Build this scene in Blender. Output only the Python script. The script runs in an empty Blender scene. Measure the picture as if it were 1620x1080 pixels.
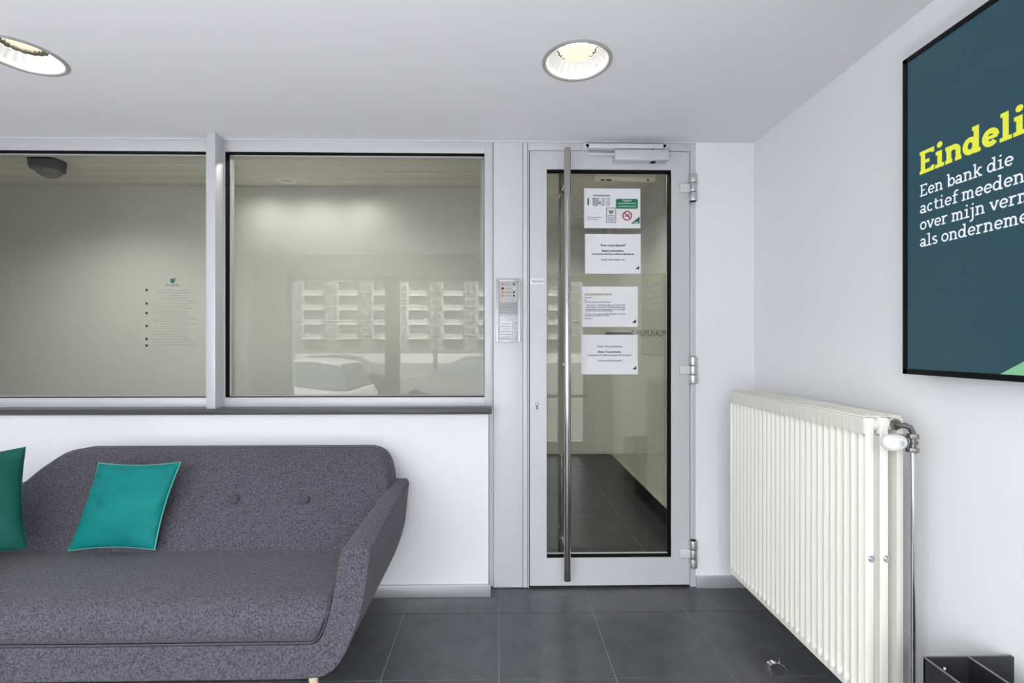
import bpy, bmesh, math, random
from mathutils import Vector, Matrix
random.seed(7)
pi = math.pi
SC = bpy.context.scene
COL = SC.collection

# ------------------------------------------------------------------ camera, sky, exposure
F = 755.0; CX = 802.0; CY = 545.0; TH = math.atan(0.0172); CAMZ = 1.30
cam = bpy.data.cameras.new('camera')
cam.sensor_fit = 'HORIZONTAL'; cam.sensor_width = 36.0
cam.lens = F / 1620.0 * 36.0
cam.shift_x = (810.0 - CX) / 1620.0
cam.shift_y = (CY - 540.0) / 1620.0
cam.clip_start = 0.02; cam.clip_end = 500
camo = bpy.data.objects.new('camera', cam); COL.objects.link(camo)
camo.location = (0, 0, CAMZ); camo.rotation_euler = (pi / 2, 0, -TH)
SC.camera = camo

SKY = 11.5
w = bpy.data.worlds.new('overcast_sky'); SC.world = w; w.use_nodes = True
bg = w.node_tree.nodes['Background']
bg.inputs['Color'].default_value = (0.93, 0.945, 1.0, 1); bg.inputs['Strength'].default_value = SKY
SC.view_settings.view_transform = 'Standard'; SC.view_settings.look = 'None'
SC.view_settings.gamma = 1.0; SC.view_settings.use_curve_mapping = False
SC.view_settings.exposure = 0.05
LAMP = 16.0        # emission of the ceiling downlights
HALL_W = 27.0      # watts of each hall downlight


sun = bpy.data.lights.new('sun', 'SUN'); sun.energy = 24.0; sun.angle = math.radians(12); sun.color = (1.0, 0.97, 0.93)
suno = bpy.data.objects.new('sun', sun); COL.objects.link(suno); suno.location = (0, 8, 9)
suno.rotation_euler = (math.radians(-38), 0, math.radians(8))      # comes over the building from behind the hall


def ceiling_fill(x, y, z, wts):
    # added unseen spot aimed up, brightens the ceiling and its bounce
    l = bpy.data.lights.new('ceiling_fill_spot', 'SPOT'); l.energy = wts; l.spot_size = math.radians(150); l.spot_blend = 1.0
    l.shadow_soft_size = 0.12
    o = bpy.data.objects.new('ceiling_fill_spot', l); COL.objects.link(o); o.location = (x, y, z); o.rotation_euler = (pi - math.radians(18), 0, 0)


ceiling_fill(-0.2, -0.25, 0.45, 78.0); ceiling_fill(-2.1, -0.2, 0.45, 85.0)


def portal(x0, x1, y, z0, z1):
    l = bpy.data.lights.new('window_portal', 'AREA'); l.shape = 'RECTANGLE'
    l.size = x1 - x0; l.size_y = z1 - z0; l.cycles.is_portal = True
    o = bpy.data.objects.new('window_portal', l); COL.objects.link(o)
    o.location = ((x0 + x1) / 2, y, (z0 + z1) / 2); o.rotation_euler = (pi / 2, 0, 0)   # faces +Y


def P(x, y, Y):
    """photo pixel -> point of the plane at depth Y"""
    a = (x - CX) / F
    dx = math.sin(TH) + a * math.cos(TH); dy = math.cos(TH) - a * math.sin(TH)
    t = Y / dy
    return Vector((dx * t, Y, CAMZ - (y - CY) / F * t))


def XZ(x, y, Y):
    p = P(x, y, Y); return p.x, p.z


# ------------------------------------------------------------------ materials
def mat(name, col, rough=0.6, metal=0.0, bump=0.0, bscale=80.0, var=0.0, vscale=None, spec=0.5, emit=None,
        detail=3.0, coat=0.0, sheen=0.0):
    m = bpy.data.materials.new(name); m.use_nodes = True
    nt = m.node_tree; b = nt.nodes['Principled BSDF']
    b.inputs['Base Color'].default_value = (*col, 1); b.inputs['Roughness'].default_value = rough
    b.inputs['Metallic'].default_value = metal; b.inputs['Specular IOR Level'].default_value = spec
    b.inputs['Coat Weight'].default_value = coat; b.inputs['Sheen Weight'].default_value = sheen
    if emit:
        b.inputs['Emission Color'].default_value = (*emit[0], 1); b.inputs['Emission Strength'].default_value = emit[1]
    if bump or var:
        tc = nt.nodes.new('ShaderNodeTexCoord')
        n = nt.nodes.new('ShaderNodeTexNoise'); n.inputs['Scale'].default_value = vscale or bscale
        n.inputs['Detail'].default_value = detail
        nt.links.new(tc.outputs['Object'], n.inputs['Vector'])
        if var:
            mx = nt.nodes.new('ShaderNodeMix'); mx.data_type = 'RGBA'
            mx.inputs['A'].default_value = (*[c * (1 - var) for c in col], 1)
            mx.inputs['B'].default_value = (*[min(1, c * (1 + var)) for c in col], 1)
            r = nt.nodes.new('ShaderNodeMapRange'); r.inputs['From Min'].default_value = 0.3; r.inputs['From Max'].default_value = 0.7
            nt.links.new(n.outputs['Fac'], r.inputs['Value']); nt.links.new(r.outputs['Result'], mx.inputs['Factor'])
            nt.links.new(mx.outputs['Result'], b.inputs['Base Color'])
        if bump:
            n2 = nt.nodes.new('ShaderNodeTexNoise'); n2.inputs['Scale'].default_value = bscale; n2.inputs['Detail'].default_value = 2
            nt.links.new(tc.outputs['Object'], n2.inputs['Vector'])
            bp = nt.nodes.new('ShaderNodeBump'); bp.inputs['Strength'].default_value = bump; bp.inputs['Distance'].default_value = 0.003
            nt.links.new(n2.outputs['Fac'], bp.inputs['Height']); nt.links.new(bp.outputs['Normal'], b.inputs['Normal'])
    return m


def glass(name, tint, refl=1.0, ior=1.5):
    m = bpy.data.materials.new(name); m.use_nodes = True
    nt = m.node_tree; nt.nodes.clear()
    o = nt.nodes.new('ShaderNodeOutputMaterial'); t = nt.nodes.new('ShaderNodeBsdfTransparent')
    g = nt.nodes.new('ShaderNodeBsdfGlossy'); g.inputs['Roughness'].default_value = 0.0
    fr = nt.nodes.new('ShaderNodeFresnel'); fr.inputs['IOR'].default_value = ior
    mu = nt.nodes.new('ShaderNodeMath'); mu.operation = 'MULTIPLY'; mu.inputs[1].default_value = refl; mu.use_clamp = True
    mx = nt.nodes.new('ShaderNodeMixShader')
    t.inputs['Color'].default_value = (*tint, 1)
    ge = nt.nodes.new('ShaderNodeNewGeometry'); rg = nt.nodes.new('ShaderNodeMapRange')     # same reflectance from both sides of the pane
    rg.inputs['To Min'].default_value = ior; rg.inputs['To Max'].default_value = 1.0 / ior
    nt.links.new(ge.outputs['Backfacing'], rg.inputs['Value']); nt.links.new(rg.outputs['Result'], fr.inputs['IOR'])
    nt.links.new(fr.outputs[0], mu.inputs[0]); nt.links.new(mu.outputs[0], mx.inputs[0])
    nt.links.new(t.outputs[0], mx.inputs[1]); nt.links.new(g.outputs[0], mx.inputs[2])
    nt.links.new(mx.outputs[0], o.inputs[0])
    return m


def film(name, col, fac):
    m = bpy.data.materials.new(name); m.use_nodes = True
    nt = m.node_tree; nt.nodes.clear()
    o = nt.nodes.new('ShaderNodeOutputMaterial'); t = nt.nodes.new('ShaderNodeBsdfTransparent')
    d = nt.nodes.new('ShaderNodeBsdfDiffuse'); d.inputs['Color'].default_value = (*col, 1)
    tr = nt.nodes.new('ShaderNodeBsdfTranslucent'); tr.inputs['Color'].default_value = (*col, 1)
    m1 = nt.nodes.new('ShaderNodeMixShader'); m1.inputs[0].default_value = 0.5
    mx = nt.nodes.new('ShaderNodeMixShader'); mx.inputs[0].default_value = fac
    nt.links.new(d.outputs[0], m1.inputs[1]); nt.links.new(tr.outputs[0], m1.inputs[2])
    nt.links.new(t.outputs[0], mx.inputs[1]); nt.links.new(m1.outputs[0], mx.inputs[2]); nt.links.new(mx.outputs[0], o.inputs[0])
    return m


def emis(name, col, s=1.0):
    return mat(name, (0.0, 0.0, 0.0), 0.4, emit=(col, s), spec=0.2)


M = {}
M['wall'] = mat('white_wall_paint', (0.82, 0.822, 0.835), 0.75, bump=0.05, bscale=400)
M['ceiling'] = mat('white_ceiling_paint', (0.74, 0.735, 0.76), 0.85, bump=0.04, bscale=300)
M['alu'] = mat('silver_anodised_aluminium', (0.60, 0.60, 0.625), 0.38, metal=0.15, bump=0.02, bscale=500)
M['alu2'] = mat('light_aluminium_sheet', (0.66, 0.66, 0.685), 0.42, metal=0.1)
M['base'] = mat('grey_aluminium_skirting', (0.50, 0.50, 0.52), 0.3, metal=0.45)
M['sill'] = mat('dark_stone_sill', (0.055, 0.052, 0.056), 0.35, bump=0.05, bscale=200)
M['rubber'] = mat('black_rubber', (0.004, 0.004, 0.004), 0.7, spec=0.1)
M['black'] = mat('black_plastic', (0.004, 0.004, 0.005), 0.45, spec=0.15)
M['steel'] = mat('brushed_stainless_steel', (0.55, 0.54, 0.51), 0.22, metal=1.0)
M['satin'] = mat('satin_hinge_metal', (0.60, 0.60, 0.61), 0.32, metal=0.75)
M['chrome'] = mat('chrome_metal', (0.62, 0.62, 0.63), 0.18, metal=1.0)
M['darkchrome'] = mat('tarnished_pipe_metal', (0.22, 0.21, 0.20), 0.3, metal=0.9)
M['tile'] = mat('anthracite_floor_tile', (0.070, 0.071, 0.078), 0.32, bump=0.12, bscale=45, var=0.22, vscale=9, detail=6)
M['grout'] = mat('light_grey_grout', (0.27, 0.27, 0.28), 0.9)
M['sofa'] = mat('grey_woven_upholstery', (0.070, 0.066, 0.082), 0.9, bump=0.9, bscale=190, var=0.58, vscale=170, detail=1.5, sheen=0.08)
M['button'] = mat('grey_button_fabric', (0.066, 0.063, 0.078), 0.9, bump=0.6, bscale=190, var=0.3, vscale=170)
M['leg'] = mat('pale_beech_wood', (0.62, 0.50, 0.36), 0.5, var=0.1, vscale=30)
M['teal'] = mat('teal_velvet', (0.005, 0.175, 0.166), 0.65, spec=0.15, var=0.14, vscale=9, bump=1.0, bscale=18)
M['teal_pipe'] = mat('pale_teal_cord', (0.10, 0.36, 0.30), 0.6)
M['green'] = mat('bottle_green_velvet', (0.008, 0.085, 0.064), 0.65, spec=0.15, var=0.2, vscale=8, bump=1.0, bscale=18)
M['radiator'] = mat('cream_radiator_enamel', (0.80, 0.78, 0.71), 0.32)
M['whiteplastic'] = mat('white_plastic', (0.85, 0.85, 0.85), 0.35)
M['paper'] = mat('white_paper', (0.80, 0.80, 0.83), 0.8)
M['ink'] = mat('black_ink', (0.03, 0.03, 0.035), 0.7)
M['greyink'] = mat('grey_ink', (0.25, 0.25, 0.28), 0.7)
M['oliveink'] = mat('olive_ink', (0.30, 0.31, 0.05), 0.7)
M['redink'] = mat('red_ink', (0.42, 0.02, 0.03), 0.6)
M['greenink'] = mat('dark_green_ink', (0.012, 0.17, 0.10), 0.5)
M['palegreenink'] = mat('pale_green_ink', (0.25, 0.55, 0.42), 0.6)
M['glass'] = glass('grey_tinted_window_glass', (0.87, 0.88, 0.845), 1.15)
M['clearglass'] = glass('clear_facade_glass', (0.97, 0.98, 0.97), 1.0)
M['film'] = film('frosted_glass_film', (0.68, 0.68, 0.58), 0.42)
M['facadetint'] = glass('tinted_facade_glass', (0.84, 0.85, 0.85), 1.0)
M['parapet'] = mat('grey_balcony_parapet', (0.36, 0.36, 0.35), 0.8)
M['hallwall'] = mat('pale_grey_hall_paint', (0.66, 0.66, 0.645), 0.85)
M['lamella'] = mat('beige_ceiling_lamella', (0.74, 0.70, 0.62), 0.5)
M['lampglow'] = emis('downlight_lamp_glow', (1.0, 0.93, 0.80), LAMP)
M['reflector'] = mat('bright_lamp_reflector', (0.07, 0.068, 0.06), 0.12, metal=0.95, spec=0.3)
M['conewhite'] = mat('white_lamp_cone', (0.93, 0.92, 0.89), 0.3, metal=0.1)
M['lamptrim'] = mat('grey_lamp_trim', (0.42, 0.42, 0.42), 0.35, metal=0.4)
M['screen'] = mat('teal_screen', (0.01, 0.016, 0.02), 0.22, emit=((0.013, 0.055, 0.078), 1.0), spec=0.35)
M['yellowglow'] = emis('yellow_screen_text', (0.75, 0.80, 0.07), 1.0)
M['whiteglow'] = emis('white_screen_text', (0.80, 0.85, 0.92), 1.0)
M['mintglow'] = emis('mint_screen_shape', (0.23, 0.54, 0.32), 1.0)
M['asphalt'] = mat('street_asphalt', (0.13, 0.13, 0.135), 0.9, var=0.15, vscale=2)
M['concrete'] = mat('pale_concrete', (0.5, 0.49, 0.48), 0.9)
M['bwall'] = mat('grey_apartment_render', (0.20, 0.20, 0.20), 0.9)
M['bwhite'] = mat('white_balcony_concrete', (0.62, 0.62, 0.62), 0.8)
M['bglass'] = mat('dark_far_window', (0.10, 0.12, 0.14), 0.1)
M['carwhite'] = mat('white_car_paint', (0.6, 0.6, 0.61), 0.25, coat=0.5)
M['carsilver'] = mat('silver_car_paint', (0.35, 0.36, 0.37), 0.25, metal=0.6, coat=0.5)
M['cardark'] = mat('dark_car_paint', (0.05, 0.055, 0.06), 0.25, coat=0.5)
M['bark'] = mat('grey_bark', (0.14, 0.12, 0.10), 0.9)
M['boxblack'] = mat('black_box_board', (0.018, 0.018, 0.022), 0.45)
M['boxgrey'] = mat('charcoal_box_edge', (0.22, 0.22, 0.23), 0.5)


# ------------------------------------------------------------------ builders
class MB:
    def __init__(s): s.bm = bmesh.new()

    def box(s, x0, x1, y0, y1, z0, z1, bev=0.0, seg=2):
        b = bmesh.new(); bmesh.ops.create_cube(b, size=1.0)
        sx, sy, sz = abs(x1 - x0), abs(y1 - y0), abs(z1 - z0)
        for v in b.verts: v.co = Vector(((x0 + x1) / 2 + v.co.x * sx, (y0 + y1) / 2 + v.co.y * sy, (z0 + z1) / 2 + v.co.z * sz))
        if bev: bmesh.ops.bevel(b, geom=b.edges[:], offset=min(bev, sx * .45, sy * .45, sz * .45), segments=seg, profile=0.5, affect='EDGES')
        s.merge(b); return s

    def merge(s, b, mtx=None):
        if mtx: b.transform(mtx)
        me = bpy.data.meshes.new('tmp'); b.to_mesh(me); b.free(); s.bm.from_mesh(me); bpy.data.meshes.remove(me)

    def cyl(s, p0, p1, r, r2=None, n=20, cap=True, bev=0.0):
        p0 = Vector(p0); p1 = Vector(p1); d = p1 - p0
        b = bmesh.new()
        bmesh.ops.create_cone(b, cap_ends=cap, segments=n, radius1=r, radius2=r if r2 is None else r2, depth=d.length)
        if bev:
            ed = [e for e in b.edges if len(e.link_faces) == 2 and e.calc_face_angle(0) > 1.0]
            bmesh.ops.bevel(b, geom=ed, offset=bev, segments=2, profile=0.5, affect='EDGES')
        s.merge(b, Matrix.Translation((p0 + p1) / 2) @ d.to_track_quat('Z', 'Y').to_matrix().to_4x4()); return s

    def tube(s, pts, r, n=12, cap=True, closed=False):
        pts = [Vector(p) for p in pts]; N = len(pts); rings = []
        prev = None
        for i, p in enumerate(pts):
            if closed: t = (pts[(i + 1) % N] - pts[i - 1])
            else: t = pts[min(i + 1, N - 1)] - pts[max(i - 1, 0)]
            t.normalize()
            u = prev - t * prev.dot(t) if prev is not None else t.orthogonal()
            if u.length < 1e-5: u = t.orthogonal()
            u.normalize(); prev = u; v = t.cross(u)
            rr = r[i] if isinstance(r, (list, tuple)) else r
            rings.append([s.bm.verts.new(p + (u * math.cos(a) + v * math.sin(a)) * rr) for a in [2 * pi * k / n for k in range(n)]])
        for i in range(N if closed else N - 1):
            A, B = rings[i], rings[(i + 1) % N]
            for k in range(n): s.bm.faces.new((A[k], A[(k + 1) % n], B[(k + 1) % n], B[k]))
        if cap and not closed:
            s.bm.faces.new(rings[0][::-1]); s.bm.faces.new(rings[-1])
        return s

    def lathe(s, prof, c, n=48, axis='Z'):
        """prof: (radius, height) list"""
        c = Vector(c); rings = []
        for r, h in prof:
            ring = []
            for k in range(n):
                a = 2 * pi * k / n
                p = Vector((r * math.cos(a), r * math.sin(a), h))
                if axis == 'Y': p = Vector((p.x, h, p.y))
                if axis == 'X': p = Vector((h, p.x, p.y))
                ring.append(s.bm.verts.new(c + p))
            rings.append(ring)
        for A, B in zip(rings, rings[1:]):
            for k in range(n): s.bm.faces.new((A[k], A[(k + 1) % n], B[(k + 1) % n], B[k]))
        return s, rings

    def quad(s, *ps):
        s.bm.faces.new([s.bm.verts.new(Vector(p)) for p in ps]); return s

    def prism(s, poly, fn, d0, d1):
        """poly of (u,v), fn(u,v,d)->xyz"""
        A = [s.bm.verts.new(fn(u, v, d0)) for u, v in poly]; B = [s.bm.verts.new(fn(u, v, d1)) for u, v in poly]
        n = len(poly)
        s.bm.faces.new(A); s.bm.faces.new(B[::-1])
        for k in range(n): s.bm.faces.new((A[k], B[k], B[(k + 1) % n], A[(k + 1) % n]))
        return s

    def build(s, name, m, parent=None, smooth=30, kind=None, recalc=True, label=None):
        bm = s.bm
        if recalc: bmesh.ops.recalc_face_normals(bm, faces=bm.faces[:])
        if parent is None:
            xs = [v.co for v in bm.verts]
            base = Vector(((min(v.x for v in xs) + max(v.x for v in xs)) / 2, (min(v.y for v in xs) + max(v.y for v in xs)) / 2, min(v.z for v in xs)))
        else: base = wloc(parent)
        for v in bm.verts: v.co -= base
        if smooth:
            lim = math.radians(smooth)
            for f in bm.faces: f.smooth = True
            for e in bm.edges:
                if len(e.link_faces) != 2 or e.calc_face_angle(0) > lim: e.smooth = False
        me = bpy.data.meshes.new(name); bm.to_mesh(me); bm.free(); s.bm = None
        me.materials.append(m)
        o = bpy.data.objects.new(name, me); COL.objects.link(o)
        if parent is None: o.location = base
        else: o.parent = parent
        if kind: o['kind'] = kind
        if label: o['label'] = label
        WL[o.name] = base
        return o


WL = {}
def wloc(o): return WL.get(o.name, Vector((0, 0, 0)))


def thing(name, loc, label, cat, group=None):
    o = bpy.data.objects.new(name, None); COL.objects.link(o); o.location = loc; o.empty_display_size = 0.1
    WL[o.name] = Vector(loc); tag(o, label, cat, group); return o


def struct(name, loc=(0, 0, 0)):
    o = bpy.data.objects.new(name, None); COL.objects.link(o); o.location = loc; o['kind'] = 'structure'
    WL[o.name] = Vector(loc); return o


def tag(o, label, cat, group=None):
    o['label'] = label; o['category'] = cat
    if group: o['group'] = group
    return o


def box(name, m, parent, *a, **k):
    kind = k.pop('kind', None); label = k.pop('label', None)
    return MB().box(*a, **k).build(name, m, parent, kind=kind, label=label)


def text(name, s, size, m, parent, fn, align='LEFT', depth=0.0, sx=1.0, label=None, fit=None, bold=0.0):
    cu = bpy.data.curves.new('txt', 'FONT'); cu.body = s; cu.size = size; cu.align_x = align; cu.resolution_u = 3; cu.offset = size * bold
    to = bpy.data.objects.new('txt', cu); COL.objects.link(to)
    bpy.context.view_layer.update()
    me = bpy.data.meshes.new_from_object(to.evaluated_get(bpy.context.evaluated_depsgraph_get()))
    bpy.data.objects.remove(to)
    base = wloc(parent)
    if fit: sx = fit / (max(v.co.x for v in me.vertices) - min(v.co.x for v in me.vertices))
    for v in me.vertices: v.co = Vector(fn(v.co.x * sx, v.co.y)) - base
    me.name = name; me.materials.clear(); me.materials.append(m)
    o = bpy.data.objects.new(name, me); COL.objects.link(o); o.parent = parent
    if label: o['label'] = label
    return o


# ------------------------------------------------------------------ dimensions
Y0 = 2.549            # plane of the aluminium front screen
YG = 2.600            # glass plane
XR = 1.373; XL = -2.93; YB = -0.57; HC = 2.385
YH = 2.475            # face of the low wall under the windows
T = 0.4577            # tile pitch

# ------------------------------------------------------------------ floor and its tiles
fl = struct('floor')
TY0 = 2.312
box('grout_bed', M['grout'], fl, XL - 0.1, XR + 0.05, YB - 0.05, 5.75, -0.06, -0.0025)
cache = {}
def tile(x0, x1, y0, y1):
    g = 0.0016
    x0 += g; x1 -= g; y0 += g; y1 -= g
    if x1 - x0 < 0.01 or y1 - y0 < 0.01: return
    key = (round(x1 - x0, 3), round(y1 - y0, 3))
    if key not in cache:
        b = MB().box(-(x1 - x0) / 2, (x1 - x0) / 2, -(y1 - y0) / 2, (y1 - y0) / 2, -0.008, 0, bev=0.0012, seg=1)
        o = b.build('tile', M['tile'], fl, smooth=0); cache[key] = o.data
    else:
        o = bpy.data.objects.new('tile', cache[key]); COL.objects.link(o); o.parent = fl
    o.location = ((x0 + x1) / 2, (y0 + y1) / 2, 0)
for i in range(-8, 5):
    for j in range(-8, 9):
        x0, x1 = i * T, (i + 1) * T; y0, y1 = TY0 + (j - 1) * T, TY0 + j * T
        a0, a1 = max(x0, XL), min(x1, XR); b0, b1 = max(y0, YB), min(y1, 5.67)
        if a0 >= a1 or b0 >= b1: continue
        if b0 > 2.6: a0 = max(a0, -0.10)
        if a0 >= a1: continue
        tile(a0, a1, b0, b1)

# ------------------------------------------------------------------ ceiling with the two lamp holes
LX1 = P(913, 96, 1.824).x; LX0 = P(37, 96, 1.83).x; LY = 1.826; LR = 0.118
cb = MB()
def rect(b, x0, x1, y0, y1, z): b.quad((x0, y0, z), (x1, y0, z), (x1, y1, z), (x0, y1, z))
h = 0.2
rect(cb, XL, XR, YB, LY - h, HC); rect(cb, XL, XR, LY + h, Y0 + 0.1, HC)
xs = [XL, LX0 - h, LX0 + h, LX1 - h, LX1 + h, XR]
for k in (0, 2, 4): rect(cb, xs[k], xs[k + 1], LY - h, LY + h, HC)
for cx in (LX0, LX1):
    n = 64
    for k in range(n):
        def sq(a):
            c, s_ = math.cos(a), math.sin(a); q = h / max(abs(c), abs(s_)); return (cx + c * q, LY + s_ * q, HC)
        def ci(a): return (cx + LR * math.cos(a), LY + LR * math.sin(a), HC)
        a0, a1 = 2 * pi * k / n, 2 * pi * (k + 1) / n
        cb.quad(ci(a0), sq(a0), sq(a1), ci(a1))
ceil = cb.build('ceiling', M['ceiling'], None, kind='structure')

# ------------------------------------------------------------------ walls of the room
box('wall_right', M['wall'], None, XR, XR + 0.12, YB, Y0 + 0.02, 0, HC, kind='structure')
box('wall_left', M['wall'], None, XL - 0.12, XL, YB, Y0 + 0.02, 0, HC, kind='structure')
# low wall under the windows
xw = XZ(772.5, 700, YH)[0]
wf = MB().box(XL, xw, YH, Y0 + 0.10, 0, 0.94)
wf.box(P(1100, 500, Y0).x, XR, Y0 - 0.004, Y0 + 0.10, 0, HC)
wf.build('wall_front', M['wall'], None, kind='structure')
# skirting boards
b = MB().box(XL, XZ(776, 900, 2.46)[0], 2.46, YH, 0, 0.062, bev=0.002)
b.build('baseboard_front', M['base'], None, kind='structure')
MB().box(P(1103.5, 900, Y0 - .03).x, XR, Y0 - 0.022, Y0 - 0.004, 0, 0.062, bev=0.002).build('baseboard_front', M['base'], None, kind='structure')
MB().box(XR - 0.016, XR, YB, Y0 - 0.022, 0, 0.062, bev=0.002).build('baseboard_right', M['base'], None, kind='structure')

# facade behind the camera: openings with window and entrance door
WX = (-2.55, -1.38, -1.20, 0.36); WZ = (0.12, 2.13); DX = (0.46, 1.10)
fb = MB()
fb.box(XL, WX[0], YB - 0.18, YB, 0, HC); fb.box(WX[3], DX[0] - 0.06, YB - 0.18, YB, 0, HC)
fb.box(DX[1] + 0.06, XR, YB - 0.18, YB, 0, HC)
fb.box(WX[0], WX[3], YB - 0.18, YB, WZ[1], HC); fb.box(WX[0], WX[3], YB - 0.18, YB, 0, WZ[0])
fb.box(DX[0] - .06, DX[1] + .06, YB - 0.18, YB, 2.2, HC)
fb.build('wall_back', M['wall'], None, kind='structure')
wb = struct('window_3', ((WX[0] + WX[3]) / 2, YB, WZ[0]))
f = MB()
for (a, b_) in ((WX[0], WX[0] + .06), (WX[1], WX[2]), (WX[3] - .06, WX[3])): f.box(a, b_, YB - .1, YB - .03, WZ[0], WZ[1], bev=.004)
f.box(WX[0], WX[3], YB - .1, YB - .03, WZ[0], WZ[0] + .06, bev=.004); f.box(WX[0], WX[3], YB - .1, YB - .03, WZ[1] - .06, WZ[1], bev=.004)
f.build('window_frame', M['alu2'], wb)
for a, b_ in ((WX[0] + .05, WX[1] + .01), (WX[2] - .01, WX[3] - .05)):
    box('glass_pane', M['facadetint'] if a < -2 else M['clearglass'], wb, a, b_, YB - .07, YB - .06, WZ[0] + .05, WZ[1] - .05)
db = struct('door_3', ((DX[0] + DX[1]) / 2, YB, 0))
f = MB()
f.box(DX[0] - .06, DX[0] + .09, YB - .1, YB - .03, 0, 2.2, bev=.004); f.box(DX[1] - .07, DX[1] + .06, YB - .1, YB - .03, 0, 2.2, bev=.004)
f.box(DX[0], DX[1], YB - .1, YB - .03, 0, .12, bev=.004); f.box(DX[0], DX[1], YB - .1, YB - .03, 2.07, 2.2, bev=.004)
f.build('door_frame', M['alu2'], db)
box('glass_pane', M['clearglass'], db, DX[0] + .08, DX[1] - .06, YB - .07, YB - .06, .11, 2.08)
MB().box(DX[0] + .02, DX[1] - .02, YB + .02, YB + .045, .66, .70, bev=.004).box(DX[0] + .03, DX[0] + .06, YB - .03, YB + .03, .66, .7).box(DX[1] - .06, DX[1] - .03, YB - .03, YB + .03, .66, .7).build('push_bar', M['black'], db)
portal(WX[0], WX[3], YB - 0.15, WZ[0], WZ[1]); portal(DX[0], DX[1], YB - 0.15, .1, 2.1)

# ------------------------------------------------------------------ front window screen
def window_unit(name, x0p, x1p, left_bead):
    """x0p,x1p: pixels of the glass opening"""
    x0 = P(x0p, 400, Y0).x if x0p is not None else XL
    x1 = P(x1p, 400, Y0).x; zt = P(500, 240.5, Y0).z; zb = P(500, 628.5, Y0).z
    o = struct(name, ((x0 + x1) / 2, Y0, zb))
    fx0 = P(341, 400, Y0).x if left_bead else XL
    fx1 = P(779.5, 400, Y0).x if left_bead else P(327, 400, Y0).x
    f = MB()
    f.box(fx0, fx1, Y0, Y0 + .09, zt, HC, bev=.0015)            # head
    f.box(fx0, fx1, Y0, Y0 + .09, 0.955, zb, bev=.0015)         # bottom rail
    if left_bead: f.box(fx0, x0, Y0 - .002, Y0 + .09, zb, zt, bev=.0015)
    f.box(x1, fx1 if left_bead else x1 + .03, Y0 - .002, Y0 + .09, (zb if not left_bead else 0.955), (zt if not left_bead else HC), bev=.0015)
    f.build('window_frame', M['alu'], o)
    g = MB(); t = 0.003
    g.box(x0, x1, Y0 + .004, YG - .012, zt - t, zt); g.box(x0, x1, Y0 + .004, YG - .012, zb, zb + t)
    g.box(x0, x0 + t, Y0 + .004, YG - .012, zb, zt); g.box(x1 - t, x1, Y0 + .004, YG - .012, zb, zt)
    g.build('gasket', M['rubber'], o)
    g = MB(); q = .006
    g.box(x0, x1, YG - .012, YG, zt - q, zt); g.box(x0, x1, YG - .012, YG, zb, zb + q)
    g.box(x0, x0 + q, YG - .012, YG, zb, zt); g.box(x1 - q, x1, YG - .012, YG, zb, zt)
    g.build('glazing_bead', M['alu'], o)
    box('glass_pane', M['glass'], o, x0, x1, YG, YG + .008, zb, zt)
    return o
window_unit('window_1', None, 326, False)
window_unit('window_2', 356, 766.5, True)
# projecting mullion between them
m0, m1 = P(326.5, 300, 2.471).x, P(340.5, 300, 2.471).x
mu = MB().box(m0, m1, 2.471, Y0 + .02, 0.955, HC, bev=.002)
mu.box(m1 - .012, m1 - .004, 2.50, 2.505, .955, HC)
mu.build('trim_1', M['alu'], None, kind='structure')
# dark sill
sl = MB().box(XL, P(777.5, 650, 2.445).x, 2.445, Y0 + .03, P(500, 655.5, 2.445).z, P(500, 647, 2.445).z, bev=.003)
sl.build('trim_2', M['sill'], None, kind='structure')
# aluminium panel with the intercom, and side profiles
tr = MB()
tr.box(P(780.5, 400, Y0).x, P(827, 400, Y0).x, Y0 - .001, Y0 + .06, 0.004, HC, bev=.0015)
tr.box(P(827.6, 400, Y0).x, P(834, 400, Y0).x, Y0 - .004, Y0 + .06, 0.004, HC, bev=.0015)
tr.box(xw + .001, P(780, 400, Y0).x, Y0 + .012, Y0 + .06, 0.004, HC)
tr.build('trim_3', M['alu2'], None, kind='structure')
# thin white joint between ceiling and screen
box('trim_4', M['alu2'], None, XL, P(1100, 300, Y0).x, Y0 - .012, Y0, HC - .006, HC, kind='structure')

# ------------------------------------------------------------------ door of the screen
dx0, dx1 = P(834.5, 500, Y0).x, P(1101, 500, Y0).x
lx0, lx1 = P(838, 500, Y0).x, P(1090.5, 500, Y0).x
dzt = P(965, 239.5, Y0).z; dzb = 0.012
gx0, gx1 = P(865, 500, Y0).x, P(1061.5, 500, Y0).x
gzt, gzb = P(960, 268.5, Y0).z, P(960, 881.5, Y0).z
do = struct('door_1', ((lx0 + lx1) / 2, Y0, 0))
fr = MB()
fr.box(dx0, lx0 - .004, Y0, Y0 + .07, 0, HC, bev=.0015)
fr.box(lx1 + .004, dx1, Y0 - .003, Y0 + .07, 0, HC, bev=.0015)
fr.box(lx0 - .004, lx1 + .004, Y0, Y0 + .07, dzt + .005, HC, bev=.0015)
fr.build('door_frame', M['alu'], do)
g = MB()
g.box(lx0 - .004, lx0, Y0 + .012, Y0 + .03, 0, dzt + .005); g.box(lx1, lx1 + .004, Y0 + .012, Y0 + .03, 0, dzt + .005)
g.box(lx0, lx1, Y0 + .012, Y0 + .03, dzt, dzt + .005); g.box(lx0, lx1, Y0 + .012, Y0 + .03, 0.001, dzb)
g.build('frame_seal', M['rubber'], do)
lf = MB()
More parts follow.
